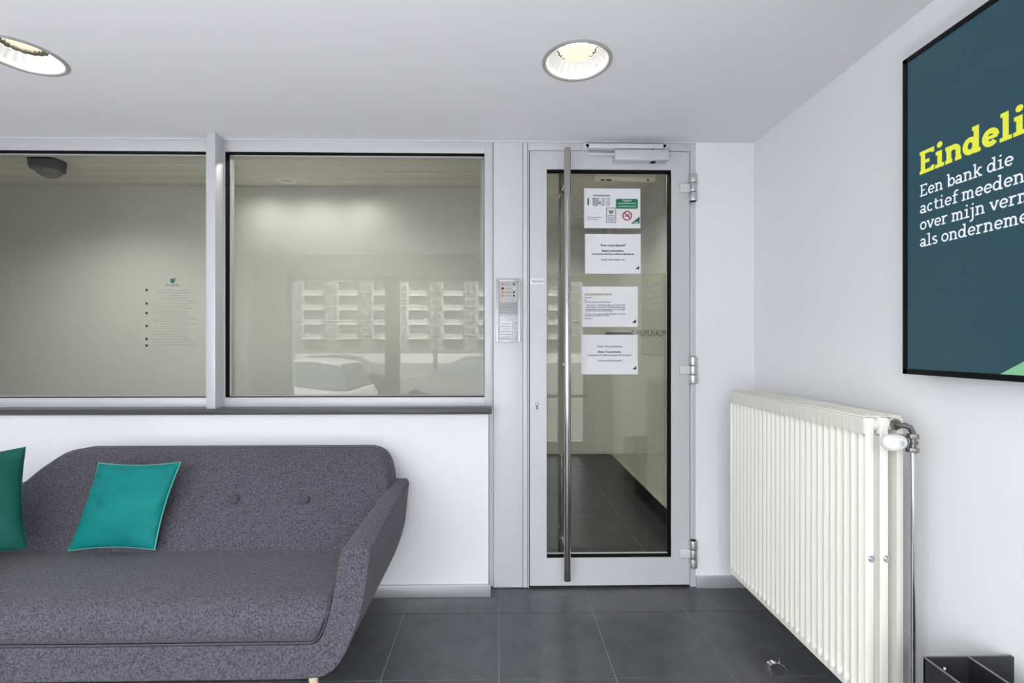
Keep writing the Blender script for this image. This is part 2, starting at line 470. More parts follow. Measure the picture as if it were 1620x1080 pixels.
def miter_frame(b, X0, X1, Z0, Z1, x0, x1, z0, z1, ya, yb):
    o_ = [(X0, Z0), (X1, Z0), (X1, Z1), (X0, Z1)]; i_ = [(x0, z0), (x1, z0), (x1, z1), (x0, z1)]
    e = .0006
    for k in range(4):
        a, b2, c, d = o_[k], o_[(k + 1) % 4], i_[(k + 1) % 4], i_[k]
        cx = (a[0] + b2[0] + c[0] + d[0]) / 4; cz = (a[1] + b2[1] + c[1] + d[1]) / 4
        poly = [a, b2, c, d]
        bb = MB(); bb.prism(poly, lambda u, v, y: Vector((u, y, v)), ya, yb)
        bmesh.ops.bevel(bb.bm, geom=[x for x in bb.bm.edges], offset=.0011, segments=1, affect='EDGES')
        b.merge(bb.bm)
miter_frame(lf, lx0, lx1, dzb, dzt, gx0, gx1, gzb, gzt, Y0 - .004, Y0 + .066)
lf.build('leaf_frame', M['alu'], do)
g = MB(); t = .004
g.box(gx0, gx1, Y0 + .002, YG, gzt - t, gzt); g.box(gx0, gx1, Y0 + .002, YG - .012, gzb, gzb + t)
g.box(gx0, gx0 + .002, Y0 + .002, YG, gzb, gzt); g.box(gx1 - t, gx1, Y0 + .002, YG, gzb, gzt)
g.build('gasket', M['rubber'], do)
box('glazing_bead', M['alu'], do, gx0, gx1, YG - .012, YG, gzb, gzb + .006)
box('glass_pane', M['glass'], do, gx0, gx1, YG, YG + .008, gzb, gzt)
fz0, fz1 = P(960, 717.5, YG + .009).z, P(960, 432, YG + .009).z
box('frosted_film', M['film'], do, gx0 + .002, gx1 - .004, YG + .009, YG + .0094, fz0, fz1, label='frosted translucent band across the glass')
# long pull handles on both sides
hx = P(897.5, 500, 2.47).x
def pull(y, z0, z1, side):
    b = MB().cyl((hx, y, z0), (hx, y, z1), .0178, n=32, bev=.002)
    for z in (z0 + .19, (z0 + z1) / 2, z1 - .19):
        b.cyl((hx - .012, y, z), (hx - .012, Y0 + (-.004 if side < 0 else .07), z), .009, n=16)
    return b.build('pull_handle', M['steel'], do)
pull(2.47, P(897, 918, 2.47).z, P(897, 234.5, 2.47).z, -1)
pull(2.685, P(887, 900, 2.685).z, P(887, 258, 2.685).z, 1)
# hinges
for yc in (297.5, 585, 875):
    c = P(1096, yc, Y0 - .012); r = .022
    hh = P(0, yc - 22, Y0).z - P(0, yc + 22, Y0).z
    b = MB()
    for k in range(3):
        za = c.z - hh / 2 + hh * k / 3 + .002; zb_ = c.z - hh / 2 + hh * (k + 1) / 3 - .002
        b.cyl((c.x, Y0 - .016, za), (c.x, Y0 - .016, zb_), r * (1 if k != 1 else .92), n=24, bev=.001)
    hg = b.build('hinge', M['satin'], do)
    xa = P(1075, yc, Y0 - .01).x
    MB().box(xa, c.x, Y0 - .018, Y0 - .004, c.z - hh / 6 + .002, c.z + hh / 6 - .002, bev=.0015).box(c.x, c.x + .02, Y0 - .012, Y0 - .003, c.z - hh / 2, c.z + hh / 2, bev=.001).build('hinge_plate', M['alu2'], hg)
    MB().cyl((c.x, Y0 - .016, c.z - hh / 2), (c.x, Y0 - .016, c.z - hh / 2 + .002), r * .7, n=16).cyl((c.x, Y0 - .016, c.z + hh / 2 - .002), (c.x, Y0 - .016, c.z + hh / 2), r * .7, n=16).build('hinge_pin', M['black'], hg)
# closer
YC = Y0 - .058
a = P(973.5, 236, YC); c = P(1058, 253, YC)
cl = MB().box(a.x, c.x, YC, Y0 - .004, c.z, a.z, bev=.003).build('door_closer', M['alu'], do)
MB().cyl((P(1033, 250, YC + .03).x, YC + .03, c.z - .004), (P(1033, 250, YC + .03).x, YC + .03, c.z), .014, n=20).build('spindle_cap', M['black'], cl)
q0, q1 = P(924, 226.5, YC), P(1057, 234, YC); zc = (q0.z + q1.z) / 2
ab = MB().box(q0.x + .012, q1.x - .012, YC, YC + .012, q1.z - .002, q0.z, bev=.002)
ab.cyl((q0.x + .013, YC, zc), (q0.x + .013, YC + .012, zc), .0135, n=20); ab.cyl((q1.x - .013, YC, zc), (q1.x - .013, YC + .012, zc), .0135, n=20)
ab.box(q0.x + .03, P(1036, 237, YC).x, YC + .014, YC + .026, P(0, 236.5, YC).z, P(0, 234, YC).z, bev=.001)
ab.box(q0.x - .002, q0.x + .03, YC + .012, Y0, zc - .012, zc + .012, bev=.002)
ar = ab.build('closer_arm', M['alu2'], cl)
MB().cyl((q0.x + .013, YC - .001, zc), (q0.x + .013, YC, zc), .005, n=12).cyl((q1.x - .013, YC - .001, zc), (q1.x - .013, YC, zc), .005, n=12).cyl((P(1033, 0, YC + .02).x, YC + .02, a.z), (P(1033, 0, YC + .02).x, YC + .02, a.z + .012), .006).build('pivot', M['black'], cl)
# cylinder lock
k = P(849.5, 641, Y0 - .004)
b = MB().cyl((k.x, Y0 - .010, k.z + .006), (k.x, Y0 - .004, k.z + .006), .0095, n=24).box(k.x - .0055, k.x + .0055, Y0 - .010, Y0 - .004, k.z - .020, k.z + .004, bev=.002)
lk = b.build('lock_cylinder', M['darkchrome'], do)
MB().cyl((k.x, Y0 - .0115, k.z + .006), (k.x, Y0 - .010, k.z + .006), .0055, n=16).build('key_slot', M['chrome'], lk)
# cover of the closer on the far side
c0, c1 = P(942, 271, 2.66), P(1037, 286.5, 2.66)
cc = MB().box(c0.x, c1.x, 2.655, 2.69, c1.z, c0.z + .03, bev=.008, seg=3).build('closer_cover', M['lamella'], do)
MB().box(P(950, 279, 2.66).x, P(956, 279, 2.66).x, 2.653, 2.655, P(0, 281, 2.66).z, P(0, 278, 2.66).z).box(P(958, 279, 2.66).x, P(967, 279, 2.66).x, 2.653, 2.655, P(0, 281, 2.66).z, P(0, 278, 2.66).z).box(P(1023, 279, 2.66).x, P(1026, 279, 2.66).x, 2.653, 2.655, P(0, 281, 2.66).z, P(0, 278, 2.66).z).build('cover_mark', M['ink'], cc)

# lettering of the glass seen from behind
let = struct('trim_5', (P(1030, 526, YG + .011).x, YG + .011, P(0, 532, YG).z))
def gl(xp, yp):
    o_ = P(xp, yp, YG + .0105)
    return lambda u, v: (o_.x + u, YG + .0085, o_.z + v)
let['kind'] = 'structure'
text('glass_lettering', 'MUAVUVUM  A', .052, M['ink'], let, (lambda f_: (lambda u, v: f_(-u, v)))(gl(1054, 532)), sx=.56)
box('lettering_bar', M['ink'], let, P(958, 0, YG).x, P(1000, 0, YG).x, YG + .0083, YG + .0087, P(0, 530, YG).z, P(0, 525, YG).z)

# ------------------------------------------------------------------ papers on the glass
YP = YG - .0012
def paper(name, x0p, x1p, y0p, y1p, label, rot=0.0):
    a = P(x0p, y0p, YP); c = P(x1p, y1p, YP)
    o = thing(name, ((a.x + c.x) / 2, YP, c.z), label, 'notice', 'printed sheets taped on the door glass')
    W = c.x - a.x; H = a.z - c.z
    b = MB(); n = 10
    vs = []
    for i in range(n + 1):
        for j in range(n + 1):
            u, v = i / n, j / n
            cur = .0015 * (abs(u - .5) * 2) ** 3 * (abs(v - .5) * 2) ** 2
            vs.append(b.bm.verts.new((a.x + W * u, YP - cur, c.z + H * v)))
    for i in range(n):
        for j in range(n): b.bm.faces.new((vs[i * (n + 1) + j], vs[(i + 1) * (n + 1) + j], vs[(i + 1) * (n + 1) + j + 1], vs[i * (n + 1) + j + 1]))
    s = b.build('sheet', M['paper'], o, recalc=False)
    md = s.modifiers.new('thickness', 'SOLIDIFY'); md.thickness = .0004; md.offset = -1
    tex = lambda u, v, dy=-.0022: (a.x + W * u, YP + dy, c.z + H * v)
    return o, tex, W, H


def line(o, tex, W, H, s, u, v, size, m=None, align='CENTER', name='text_line', w=None):
    text(name, s, size, m or M['ink'], o, lambda x, y: tex(u + x / W, v + y / H), align, fit=w * W if w else None, bold=.02)


def tri(o, tex, u0, v0, u1, v1, m, name='corner_logo'):
    return MB().prism([(u0, v0), (u1, v0), (u1, v1)], lambda u, v, d: Vector(tex(u, v, -.0022 - d)), 0, .0003).build(name, m, o)


o, tex, W, H = paper('opening_hours_notice', 924, 1013, 298, 361, 'topmost white sheet on the door glass, with opening hours, green label and no smoking sign')
line(o, tex, W, H, 'OPENINGSUREN', .31, .80, .0125)
for k, d in enumerate(('Maandag', 'Dinsdag', 'Woensdag', 'Donderdag', 'Vrijdag')):
    line(o, tex, W, H, d, .15, .73 - k * .042, .0105, align='LEFT'); line(o, tex, W, H, '9.00 - 12.30', .31, .73 - k * .042, .0095, M['greyink'], align='LEFT')
def pr(o, tex, u0, u1, v0, v1, m, name, dy=-.0022, r=0):
    if r:
        pts = []
        W_, H_ = 1.41, 1.0
        for (cx, cy, a0) in ((u1 - r / W_, v1 - r, 0), (u0 + r / W_, v1 - r, 90), (u0 + r / W_, v0 + r, 180), (u1 - r / W_, v0 + r, 270)):
            for q in range(5):
                aa = math.radians(a0 + q * 22.5); pts.append((cx + r / W_ * math.cos(aa), cy + r * math.sin(aa)))
    else: pts = [(u0, v0), (u1, v0), (u1, v1), (u0, v1)]
    return MB().prism(pts, lambda u, v, d: Vector(tex(u, v, dy - d)), 0, .0003).build(name, m, o)
pr(o, tex, .06, .085, .58, .75, M['ink'], 'side_mark')
pr(o, tex, .565, .955, .49, .74, M['greenink'], 'green_label', r=.04)
text('label_text', 'Opgelet', .016, M['paper'], o, lambda x, y: tex(.76 + x / W, .675 + y / H, -.0027), 'CENTER')
pr(o, tex, .60, .92, .61, .635, M['palegreenink'], 'label_bar', -.0026); pr(o, tex, .60, .92, .535, .56, M['palegreenink'], 'label_bar', -.0026)
fr_ = MB()
for (u0, u1, v0, v1) in ((.39, .565, .135, .15), (.39, .565, .50, .515), (.39, .402, .135, .515), (.553, .565, .135, .515)):
    fr_.prism([(u0, v0), (u1, v0), (u1, v1), (u0, v1)], lambda u, v, d: Vector(tex(u, v, -.0022 - d)), 0, .0003)
fr_.build('badge_border', M['greyink'], o)
hp = []
for q in range(24):
    a_ = 2 * pi * q / 24; hp.append((.478 + .0027 * 16 * math.sin(a_) ** 3, .405 + .0042 * (13 * math.cos(a_) - 5 * math.cos(2 * a_) - 2 * math.cos(3 * a_) - math.cos(4 * a_))))
MB().prism(hp, lambda u, v, d: Vector(tex(u, v, -.0022 - d)), 0, .0003).build('badge_heart', M['greyink'], o)
for v_, s_ in ((.30, 'BEVEILIGD'), (.25, 'GEBOUW'), (.21, 'SECURITE'), (.17, 'CAMERA')): line(o, tex, W, H, s_, .478, v_, .0085, M['greyink'])
cc_ = tex(.765, .315, -.0026); rb = MB()
_, rg = rb.lathe([(.0205, 0), (.0265, 0), (.0265, -.0003), (.0205, -.0003), (.0205, 0)], cc_, axis='Y', n=32)
ang = math.radians(-45); L_ = .023; t_ = .003
rb.prism([(-L_, -t_), (L_, -t_), (L_, t_), (-L_, t_)], lambda u, v, d: Vector((cc_[0] + u * math.cos(ang) - v * math.sin(ang), cc_[1] - .0003 - d, cc_[2] + u * math.sin(ang) + v * math.cos(ang))), 0, .0002)
rb.build('no_smoking_ring', M['redink'], o)
MB().box(cc_[0] - .015, cc_[0] + .012, cc_[1] - .0002, cc_[1], cc_[2] - .005, cc_[2] - .001).box(cc_[0] + .004, cc_[0] + .007, cc_[1] - .0002, cc_[1], cc_[2] + .002, cc_[2] + .010).box(cc_[0] + .009, cc_[0] + .012, cc_[1] - .0002, cc_[1], cc_[2] + .002, cc_[2] + .012).build('cigarette_mark', M['ink'], o)
for v_, s_ in ((.26, 'Buiten de openingsuren'), (.215, 'enkel op afspraak')): line(o, tex, W, H, s_, .05, v_, .0085, M['greyink'], align='LEFT')
tri(o, tex, .83, .115, .985, .30, M['greenink'])
pr(o, tex, .89, .96, .13, .15, M['paper'], 'logo_text', -.0027)

o, tex, W, H = paper('welcome_notice', 925.5, 1013.5, 370, 433, 'second white sheet down the door glass, centred black text and a dark corner triangle')
line(o, tex, W, H, '"Kom, vooraf afspraak?"', .5, .69, .0165, w=.466); line(o, tex, W, H, 'Bonjour, prenez patience,', .5, .555, .0155, w=.39)
line(o, tex, W, H, 'de kantoren ontvangen u enkel op afspraak aub.', .5, .475, .0155, w=.77); line(o, tex, W, H, 'Graag eerst bellen aub', .5, .335, .0145, M['greyink'], w=.425)
tri(o, tex, .90, .115, .97, .20, M['ink'])

o, tex, W, H = paper('visitor_rules_notice', 920.5, 1009, 453, 517, 'third white sheet down the door glass, with an olive heading and left aligned paragraphs')
line(o, tex, W, H, 'BEZOEKERSREGELING WELKOM', .05, .78, .0150, M['oliveink'], align='LEFT', w=.475)
rows = [('Beste klant,', .71, .05, .13), ('U wordt', .645, .04, .05), ('verwacht op de afgesproken tijdstippen', .60, .05, .47), ('Wij vragen u vriendelijk om afstand te houden in de', .525, .08, .69),
        ('wachtruimte en enkel binnen te komen wanneer een', .475, .07, .70), ('medewerker u komt halen. Gelieve ook de handen', .42, .07, .70), ('te ontsmetten bij het binnenkomen.', .385, .07, .48),
        ('Dank u om zo veel mogelijk digitaal te bankieren', .305, .06, .72), ('en enkel op afspraak te komen.', .265, .05, .44), ('Bedankt !', .195, .05, .14)]
for s_, v_, u_, w_ in rows: line(o, tex, W, H, s_, u_, v_, .0115, M['greyink'], align='LEFT', w=w_)
tri(o, tex, .89, .10, .965, .19, M['ink'])

o, tex, W, H = paper('closing_notice', 919.5, 1009, 529, 592, 'lowest white sheet on the door glass, centred grey text and a dark corner triangle')
line(o, tex, W, H, 'Hallo, Vous patientez', .5, .68, .0165, M['greyink'], w=.445); line(o, tex, W, H, 'Bonjour, Vous etes bienvenu', .5, .545, .0155, w=.40)
line(o, tex, W, H, 'uniquement sur rendez-vous aupres de nos bureaux', .5, .465, .0150, M['greyink'], w=.77); line(o, tex, W, H, 'A votre service bonne journee', .5, .325, .0145, M['greyink'], w=.43)
tri(o, tex, .90, .125, .97, .215, M['ink'])

# oval sticker half hidden by the first sheet
oc = P(917, 338, YG - .0007)
st = MB(); st.lathe([(.020, 0), (.0215, 0), (.0215, -.0004), (.020, -.0004), (.020, 0)], (0, 0, 0), axis='Y', n=32)
for v in st.bm.verts: v.co = Vector((oc.x + v.co.x * 1.1, YG - .0002 + v.co.y, oc.z + v.co.z * .85))
so = st.build('oval_sticker', M['greyink'], None); tag(so, 'small oval outline sticker on door glass left of the opening hours sheet', 'sticker')
# TREKKEN sign
a, c = P(839, 440.5, Y0 - .006), P(861, 449.5, Y0 - .006)
sg = thing('door_sign', ((a.x + c.x) / 2, Y0 - .005, c.z), 'small white plate reading TREKKEN on the door stile beside the intercom', 'sign')
box('plate', M['whiteplastic'], sg, a.x, c.x, Y0 - .006, Y0 - .004, c.z, a.z, bev=.0006)
text('sign_text', 'TREKKEN', .019, M['ink'], sg, lambda u, v: ((a.x + c.x) / 2 + u, Y0 - .0065, c.z + .0085 + v), 'CENTER', sx=.82)

# ------------------------------------------------------------------ intercom
YI = Y0 - .018
def I(x, y): return XZ(x, y, YI)
x0, z1 = I(784.5, 440.5); x1, z0 = I(824, 540.5)
ic = thing('intercom_panel', ((x0 + x1) / 2, Y0 - .001, z0), 'grey metal intercom panel with speaker grille between window and door', 'intercom')
f = MB()
ix0, iz1 = I(789.5, 445); ix1, iz0 = I(819.5, 535.5)
f.box(x0, x1, YI + .006, Y0 - .001, z0, z1, bev=.002)
for a_ in ((x0, ix0, z0, z1), (ix1, x1, z0, z1), (ix0, ix1, z0, iz0), (ix0, ix1, iz1, z1)): f.box(a_[0], a_[1], YI, YI + .008, a_[2], a_[3], bev=.001)
f.build('housing', M['base'], ic)
_, zz = I(0, 474)
kp = box('button_module', mat('light_module_plastic', (.50, .50, .49), .5), ic, ix0 + .002, ix1 - .002, YI + .003, YI + .007, zz, iz1 - .003, bev=.001)
for yy, lc, rc in ((449.5, 'redink', 'ink'), (456, 'ink', 'paper'), (462, 'redink', 'ink'), (467.5, 'redink', 'ink')):
    p = P(795.5, yy, YI); q = P(813, yy, YI)
    MB().cyl((q.x, YI + .001, q.z), (q.x, YI + .003, q.z), .0052, n=14).build('call_button', M[rc], kp)
    MB().box(p.x - .008, p.x + .006, YI + .002, YI + .003, p.z - .006, p.z + .006, bev=.001).box(p.x - .003, p.x + .003, YI + .0015, YI + .002, p.z - .002, p.z + .003).build('pictogram', M[lc] if lc == 'ink' else mat('pink_label', (.65, .22, .22), .6), kp)
    MB().box(P(799, yy, YI).x, P(808.5, yy, YI).x, YI + .002, YI + .003, p.z - .0022, p.z + .0012).build('name_strip', M['greyink'], kp)
g = MB(); _, ga = I(0, 476); _, gb = I(0, 497)
for k in range(8):
    z = ga - (ga - gb) * (k + .5) / 8; g.box(ix0 + .002, ix1 - .002, YI + .001, YI + .007, z - .0026, z + .0026, bev=.001)
g.build('speaker_grille', mat('grille_grey', (.33, .33, .34), .5, metal=.3), ic)
_, za = I(0, 498); _, zb_ = I(0, 504)
box('name_strip', M['alu'], ic, ix0 + .002, I(811, 0)[0], YI + .002, YI + .007, zb_, za, bev=.001)
_, za = I(0, 506)
cd = box('card_window', M['paper'], ic, ix0 + .003, I(810, 0)[0], YI + .002, YI + .007, iz0 + .002, za, bev=.0005)
for k, wd in enumerate((.045, .06, .04, .055, .06, .05)):
    zc2 = za - .018 - k * .014; xm = (ix0 + .003 + I(810, 0)[0]) / 2
    MB().box(xm - wd / 2, xm + wd / 2, YI + .0015, YI + .002, zc2 - .0012, zc2 + .0012).build('card_line', M['greyink'], cd)
kx0 = I(812, 0)[0]
for k in range(5):
    zt_ = za + .015 - k * (za + .015 - iz0) / 5; hgt = (za + .015 - iz0) / 5
    kb = MB().box(kx0, ix1 - .002, YI + .002, YI + .007, zt_ - hgt + .001, zt_ - .001, bev=.001).build('keypad_key', M['alu'], ic)
    MB().box(kx0 + .006, ix1 - .010, YI + .0014, YI + .002, zt_ - hgt * .62, zt_ - hgt * .38).build('key_mark', M['greyink'], kb)

# ------------------------------------------------------------------ notice vinyl on the left window
YV = YG - .0008
vn = thing('window_notice', P(272, 592, YV), 'faint grey printed list with green logo on the left window glass', 'notice')
lg = P(273, 444, YV); MB().cyl((lg.x, YV - .0004, lg.z), (lg.x, YV, lg.z), .0135, n=20).cyl((lg.x + .014, YV - .0004, lg.z + .012), (lg.x + .014, YV, lg.z + .012), .004, n=10).build('logo_mark', mat('muted_green_vinyl', (.03, .14, .10), .7), vn)
text('logo_text', 'Amabilis', .022, mat('muted_green_text', (.05, .17, .13), .7), vn, lambda u, v: (lg.x + u, YV - .0003, lg.z - .030 + v), 'CENTER')
for yy in (458.7, 480, 495, 515.5, 536, 546.5):
    p = P(232, yy, YV); MB().cyl((p.x, YV - .0004, p.z), (p.x, YV, p.z), .0072, n=10).build('bullet', M['ink'], vn)
gvi = film('faint_grey_vinyl', (.25, .25, .25), .17)
for k in range(22):
    yy = 459 + k * 4.1; a_ = P(240 + random.choice((0, 4, 14)), yy, YV); c_ = P(296 + random.choice((0, 8, 16)), yy, YV)
    MB().box(a_.x, c_.x, YV - .0003, YV, a_.z - .0016, a_.z + .0016).build('text_line', gvi, vn)

# ------------------------------------------------------------------ hall behind the windows and lobby behind the door
YHB = 4.30; ZHC = 2.71; XHR = -0.10
hw = MB().box(-5.3, XHR, YHB, YHB + .1, 0, ZHC); hw.box(-5.4, -5.3, Y0 + .1, YHB + .1, 0, ZHC); hw.box(XHR, XHR + .08, Y0 + .1, YHB, 0, ZHC)
hw.box(-5.3, XL, Y0 + .02, Y0 + .1, 0, ZHC); hw.box(XL, XHR, Y0 + .10, Y0 + .14, HC, ZHC)
hw.build('wall_hall', M['hallwall'], None, kind='structure')
box('floor_hall', M['concrete'], None, -5.3, XHR, Y0 + .1, YHB, -.06, -.001, kind='structure')
hc = struct('ceiling_hall', (-2.7, 3.4, ZHC)); LW = .174
me = None
yy = YHB
k = 0
while yy > Y0 + .16:
    y0_ = max(yy - LW, Y0 + .14)
    if me is None:
        lo = MB().box(-5.3, XHR, yy - LW + .006, yy - .006, ZHC, ZHC + .015, bev=.003).build('ceiling_panel', M['lamella'], hc); me = lo
    else:
        lo = bpy.data.objects.new('ceiling_panel', me.data); COL.objects.link(lo); lo.parent = hc; lo.location = (0, yy - YHB, 0)
    yy -= LW
box('ceiling_backing', mat('pale_joint', (.93, .92, .87), .6), hc, -5.4, XHR + .08, Y0 + .1, YHB + .1, ZHC + .003, ZHC + .05)
# lobby behind the door
ZLC = 2.71; YLB = 5.67
lw = MB().box(XR, XR + .1, Y0 + .1, YLB, 0, ZLC); lw.box(XHR, XR + .1, YLB, YLB + .1, 0, ZLC); lw.box(XHR + .0, XHR + .08, YHB, YLB, 0, ZLC)
lw.box(XHR, XR + .1, Y0 + .10, Y0 + .14, HC, ZLC)
lw.build('wall_lobby', M['hallwall'], None, kind='structure')
box('ceiling_lobby', M['lamella'], None, XHR, XR + .1, Y0 + .1, YLB + .1, ZLC, ZLC + .05, kind='structure')
box('trim_6', M['whiteplastic'], None, XR - .09, XR - .0, YLB - .02, YLB, 0, ZLC, kind='structure')


def downlight(name, cx, cy, z, r, label, watts=None, group=None):
    o = thing(name, (cx, cy, z), label, 'ceiling light', group)
    b = MB(); b.lathe([(r, 0.002), (r * 1.02, -.004), (r * 1.10, -.006), (r * 1.14, -.002), (r * 1.14, 0)], (cx, cy, z)); b.build('trim_ring', M['lamptrim'], o)
    b = MB(); prof = [(r * 1.0, 0.0), (r * .93, .015), (r * .80, .032), (r * .66, .045)]
    n = 48; rings = []
    for i, (rr, hh) in enumerate(prof):
        rings.append([b.bm.verts.new((cx + rr * (1 + (.025 if kk % 2 else -.025) * (i > 0)) * math.cos(2 * pi * kk / n), cy + rr * (1 + (.025 if kk % 2 else -.025) * (i > 0)) * math.sin(2 * pi * kk / n), z + hh)) for kk in range(n)])
    for A, B in zip(rings, rings[1:]):
        for kk in range(n): b.bm.faces.new((A[kk], A[(kk + 1) % n], B[(kk + 1) % n], B[kk]))
    b.build('reflector', M['conewhite'], o, smooth=12)
    b = MB(); prof = [(r * .66, .045), (r * .645, .075), (r * .63, .105)]; rings = []; n = 36
    for i, (rr, hh) in enumerate(prof):
        rings.append([b.bm.verts.new((cx + rr * (1 + (.03 if (kk + i) % 2 else -.03)) * math.cos(2 * pi * kk / n), cy + rr * (1 + (.03 if (kk + i) % 2 else -.03)) * math.sin(2 * pi * kk / n), z + hh)) for kk in range(n)])
    for A, B in zip(rings, rings[1:]):
        for kk in range(n): b.bm.faces.new((A[kk], A[(kk + 1) % n], B[(kk + 1) % n], B[kk]))
    b.build('lamp_chamber', M['reflector'], o, smooth=5)
    b = MB(); b.lathe([(r * .68, .108), (r * .68, .105), (0.0, .103)], (cx, cy, z))
    b.build('lamp_diffuser', M['lampglow'], o)
    return o
downlight('downlight', LX1, LY, HC, LR, 'round recessed ceiling light above the glass door', group='recessed ceiling lights')
downlight('downlight', LX0, LY, HC, LR, 'round recessed ceiling light at left edge above the sofa', group='recessed ceiling lights')

# hall downlight, added spots that wash the wall, and the dome camera
hd = P(453, 290, 4.12)
o = thing('hall_downlight', (hd.x, 4.12, ZHC), 'small ring shaped downlight in beige hall ceiling seen through right window', 'ceiling light')
b = MB(); b.lathe([(.055, -.004), (.062, -.012), (.085, -.010), (.095, 0)], (hd.x, 4.12, ZHC)); b.build('trim_ring', M['whiteplastic'], o)
b = MB(); b.lathe([(.055, -.004), (.045, -.001), (.0, -.001)], (hd.x, 4.12, ZHC)); b.build('lamp_lens', emis('hall_lamp_glow', (1, .95, .85), .3), o)
def spot(x, y, z, wts, size=150, blend=.8, tx=0, r=.04):
    l = bpy.data.lights.new('hall_spot_light', 'SPOT'); l.energy = wts; l.spot_size = math.radians(size); l.spot_blend = blend
    l.shadow_soft_size = r; l.color = (1, .98, .94)
    s = bpy.data.objects.new('hall_spot_light', l); COL.objects.link(s); s.location = (x, y, z); s.rotation_euler = (tx, 0, 0)
for q_ in (410, 490, 570): spot(P(q_, 290, 4.12).x, 4.02, ZHC - .03, 9, 172, 1.0, r=.05)  # added spots without fixtures, widen the bright patch on the hall wall
spot(-3.2, 3.3, ZHC - .03, HALL_W * 2.2); spot(-1.0, 3.2, ZHC - .03, HALL_W * 1.6); spot(.6, 3.6, ZLC - .03, HALL_W * 1.6); spot(.6, 4.9, ZLC - .03, HALL_W)
dc = P(75, 262, 3.71)
o = thing('dome_camera', (dc.x, 3.71, ZHC), 'black dome security camera under the hall ceiling seen through the left window', 'camera')
b = MB(); b.lathe([(.0, 0), (.11, 0), (.112, -.01), (.105, -.075), (.09, -.08), (0, -.08)], (dc.x, 3.71, ZHC)); b.build('housing', M['black'], o)
b = MB(); b.lathe([(.08, -.08)] + [(.08 * math.cos(a), -.08 - .055 * math.sin(a)) for a in [pi / 2 * q / 8 for q in range(1, 9)]], (dc.x + .01, 3.71, ZHC)); b.build('dome', mat('smoked_dome', (.12, .12, .11), .08, metal=.3), o)

# ------------------------------------------------------------------ radiators
def radiator(name, Xf, Xb, Ya, Yb, Zb, Zt, label, ribs, full=True):
    """front face at Xf (towards -X), from Ya (near) to Yb (far)"""
    o = thing(name, ((Xf + Xb) / 2, (Ya + Yb) / 2, Zb), label, 'radiator')
    def sheet(X, sgn, pname, th=.010):
        b = MB(); nn = 8; N = ribs * nn; dp = .017
        zs = [Zb, Zb + .022, Zb + .028, Zb + .045, Zt - .071, Zt - .056, Zt - .052, Zt]; bl = [0, 0, .7, 1, 1, 2.0, 0, 0]
        mrg = .018; cols = []
        for i in range(N + 1):
            t = i / N; y = Ya + mrg + (Yb - Ya - 2 * mrg) * t
            ph = (t * ribs) % 1.0
            g = .5 - .5 * math.cos(2 * pi * ph); g = 1 - (1 - g) ** 1.6     # 0 = groove, 1 = ridge
            cols.append([b.bm.verts.new((X + sgn * dp * (1 - g) * q, y, z)) for z, q in zip(zs, bl)])
        c0 = [b.bm.verts.new((X, Ya + .004, z)) for z in zs]; cN = [b.bm.verts.new((X, Yb - .004, z)) for z in zs]
        e0 = [b.bm.verts.new((X + sgn * .004, Ya, z)) for z in zs]; eN = [b.bm.verts.new((X + sgn * .004, Yb, z)) for z in zs]
        r0 = [b.bm.verts.new((X + sgn * .024, Ya, z)) for z in zs]; rN = [b.bm.verts.new((X + sgn * .024, Yb, z)) for z in zs]
        cols = [r0, e0, c0] + cols + [cN, eN, rN]
        for A, B in zip(cols, cols[1:]):
            for k in range(len(zs) - 1): b.bm.faces.new((A[k], A[k + 1], B[k + 1], B[k]))
        # back and rims
        b.bm.faces.new([c[0] for c in cols]); b.bm.faces.new([c[-1] for c in cols]); b.bm.faces.new([*r0, *rN[::-1]])
        return b.build(pname, M['radiator'], o, smooth=55)
    sheet(Xf, 1, 'front_panel'); sheet(Xf + .046, 1, 'middle_panel'); sheet(Xb, -1, 'rear_panel')
    # side strip of convectors inside, joined
    cv = MB(); L = Yb - Ya
    for k in range(int(L / .05)):
        y = Ya + .06 + k * .05
        if y < Yb - .05: cv.box(Xf + .026, Xf + .044, y, y + .002, Zb + .05, Zt - .05).box(Xf + .072, Xb - .026, y, y + .002, Zb + .05, Zt - .05)
    cv.build('convector_fin', M['radiator'], o, kind='stuff')
    # top grille: lengthwise rails with cross slots
    g = MB()
    for xx in (Xf + .006, Xf + .046, Xb - .040, Xb - .008): g.box(xx, xx + .008, Ya + .012, Yb - .012, Zt, Zt + .006, bev=.002)
    k = 0; y = Ya + .02
    while y < Yb - .02:
        g.box(Xf + .010, Xb - .004, y, y + .010, Zt, Zt + .003); y += .022
    g.build('top_grille', M['radiator'], o, kind='stuff')
    if full:
        # headers and sleeves at the near end
        for z in (Zt - .022, Zb + .022):
            h_ = MB().cyl((Xf + .012, Ya + .02, z), (Xb - .012, Ya + .02, z), .019, n=20).build('header_tube', M['radiator'], o)
        b = MB()
        for xx in (Xf + .016, Xf + .064): MB().cyl((xx, Ya - .003, .624), (xx, Ya, .624), .011, n=18).cyl((xx, Ya - .006, .624), (xx, Ya - .003, .624), .007, n=14).build('bleed_plug', M['chrome'], o)
        b = MB().tube([(Xf + .071, Ya + .012, Zb + .02), (Xf + .071, Ya + .012, Zt - .06)], .0022, n=8)
        b.build('hanging_rod', M['darkchrome'], o)
        for z in (Zt - .15, Zb + .15):
            for yq in (Ya + .12, Yb - .15): MB().box(Xb, XR, yq, yq + .03, z - .02, z + .02).build('wall_bracket', M['whiteplastic'], o)
    return o
RX = 1.160; RB = 1.282; RA = 1.487; RY = 2.375; RZ0 = .160; RZ1 = 1.068
rad = radiator('radiator', RX, RB, RA, RY, RZ0, RZ1, 'large cream ribbed panel radiator on the right wall under the screen', 26)
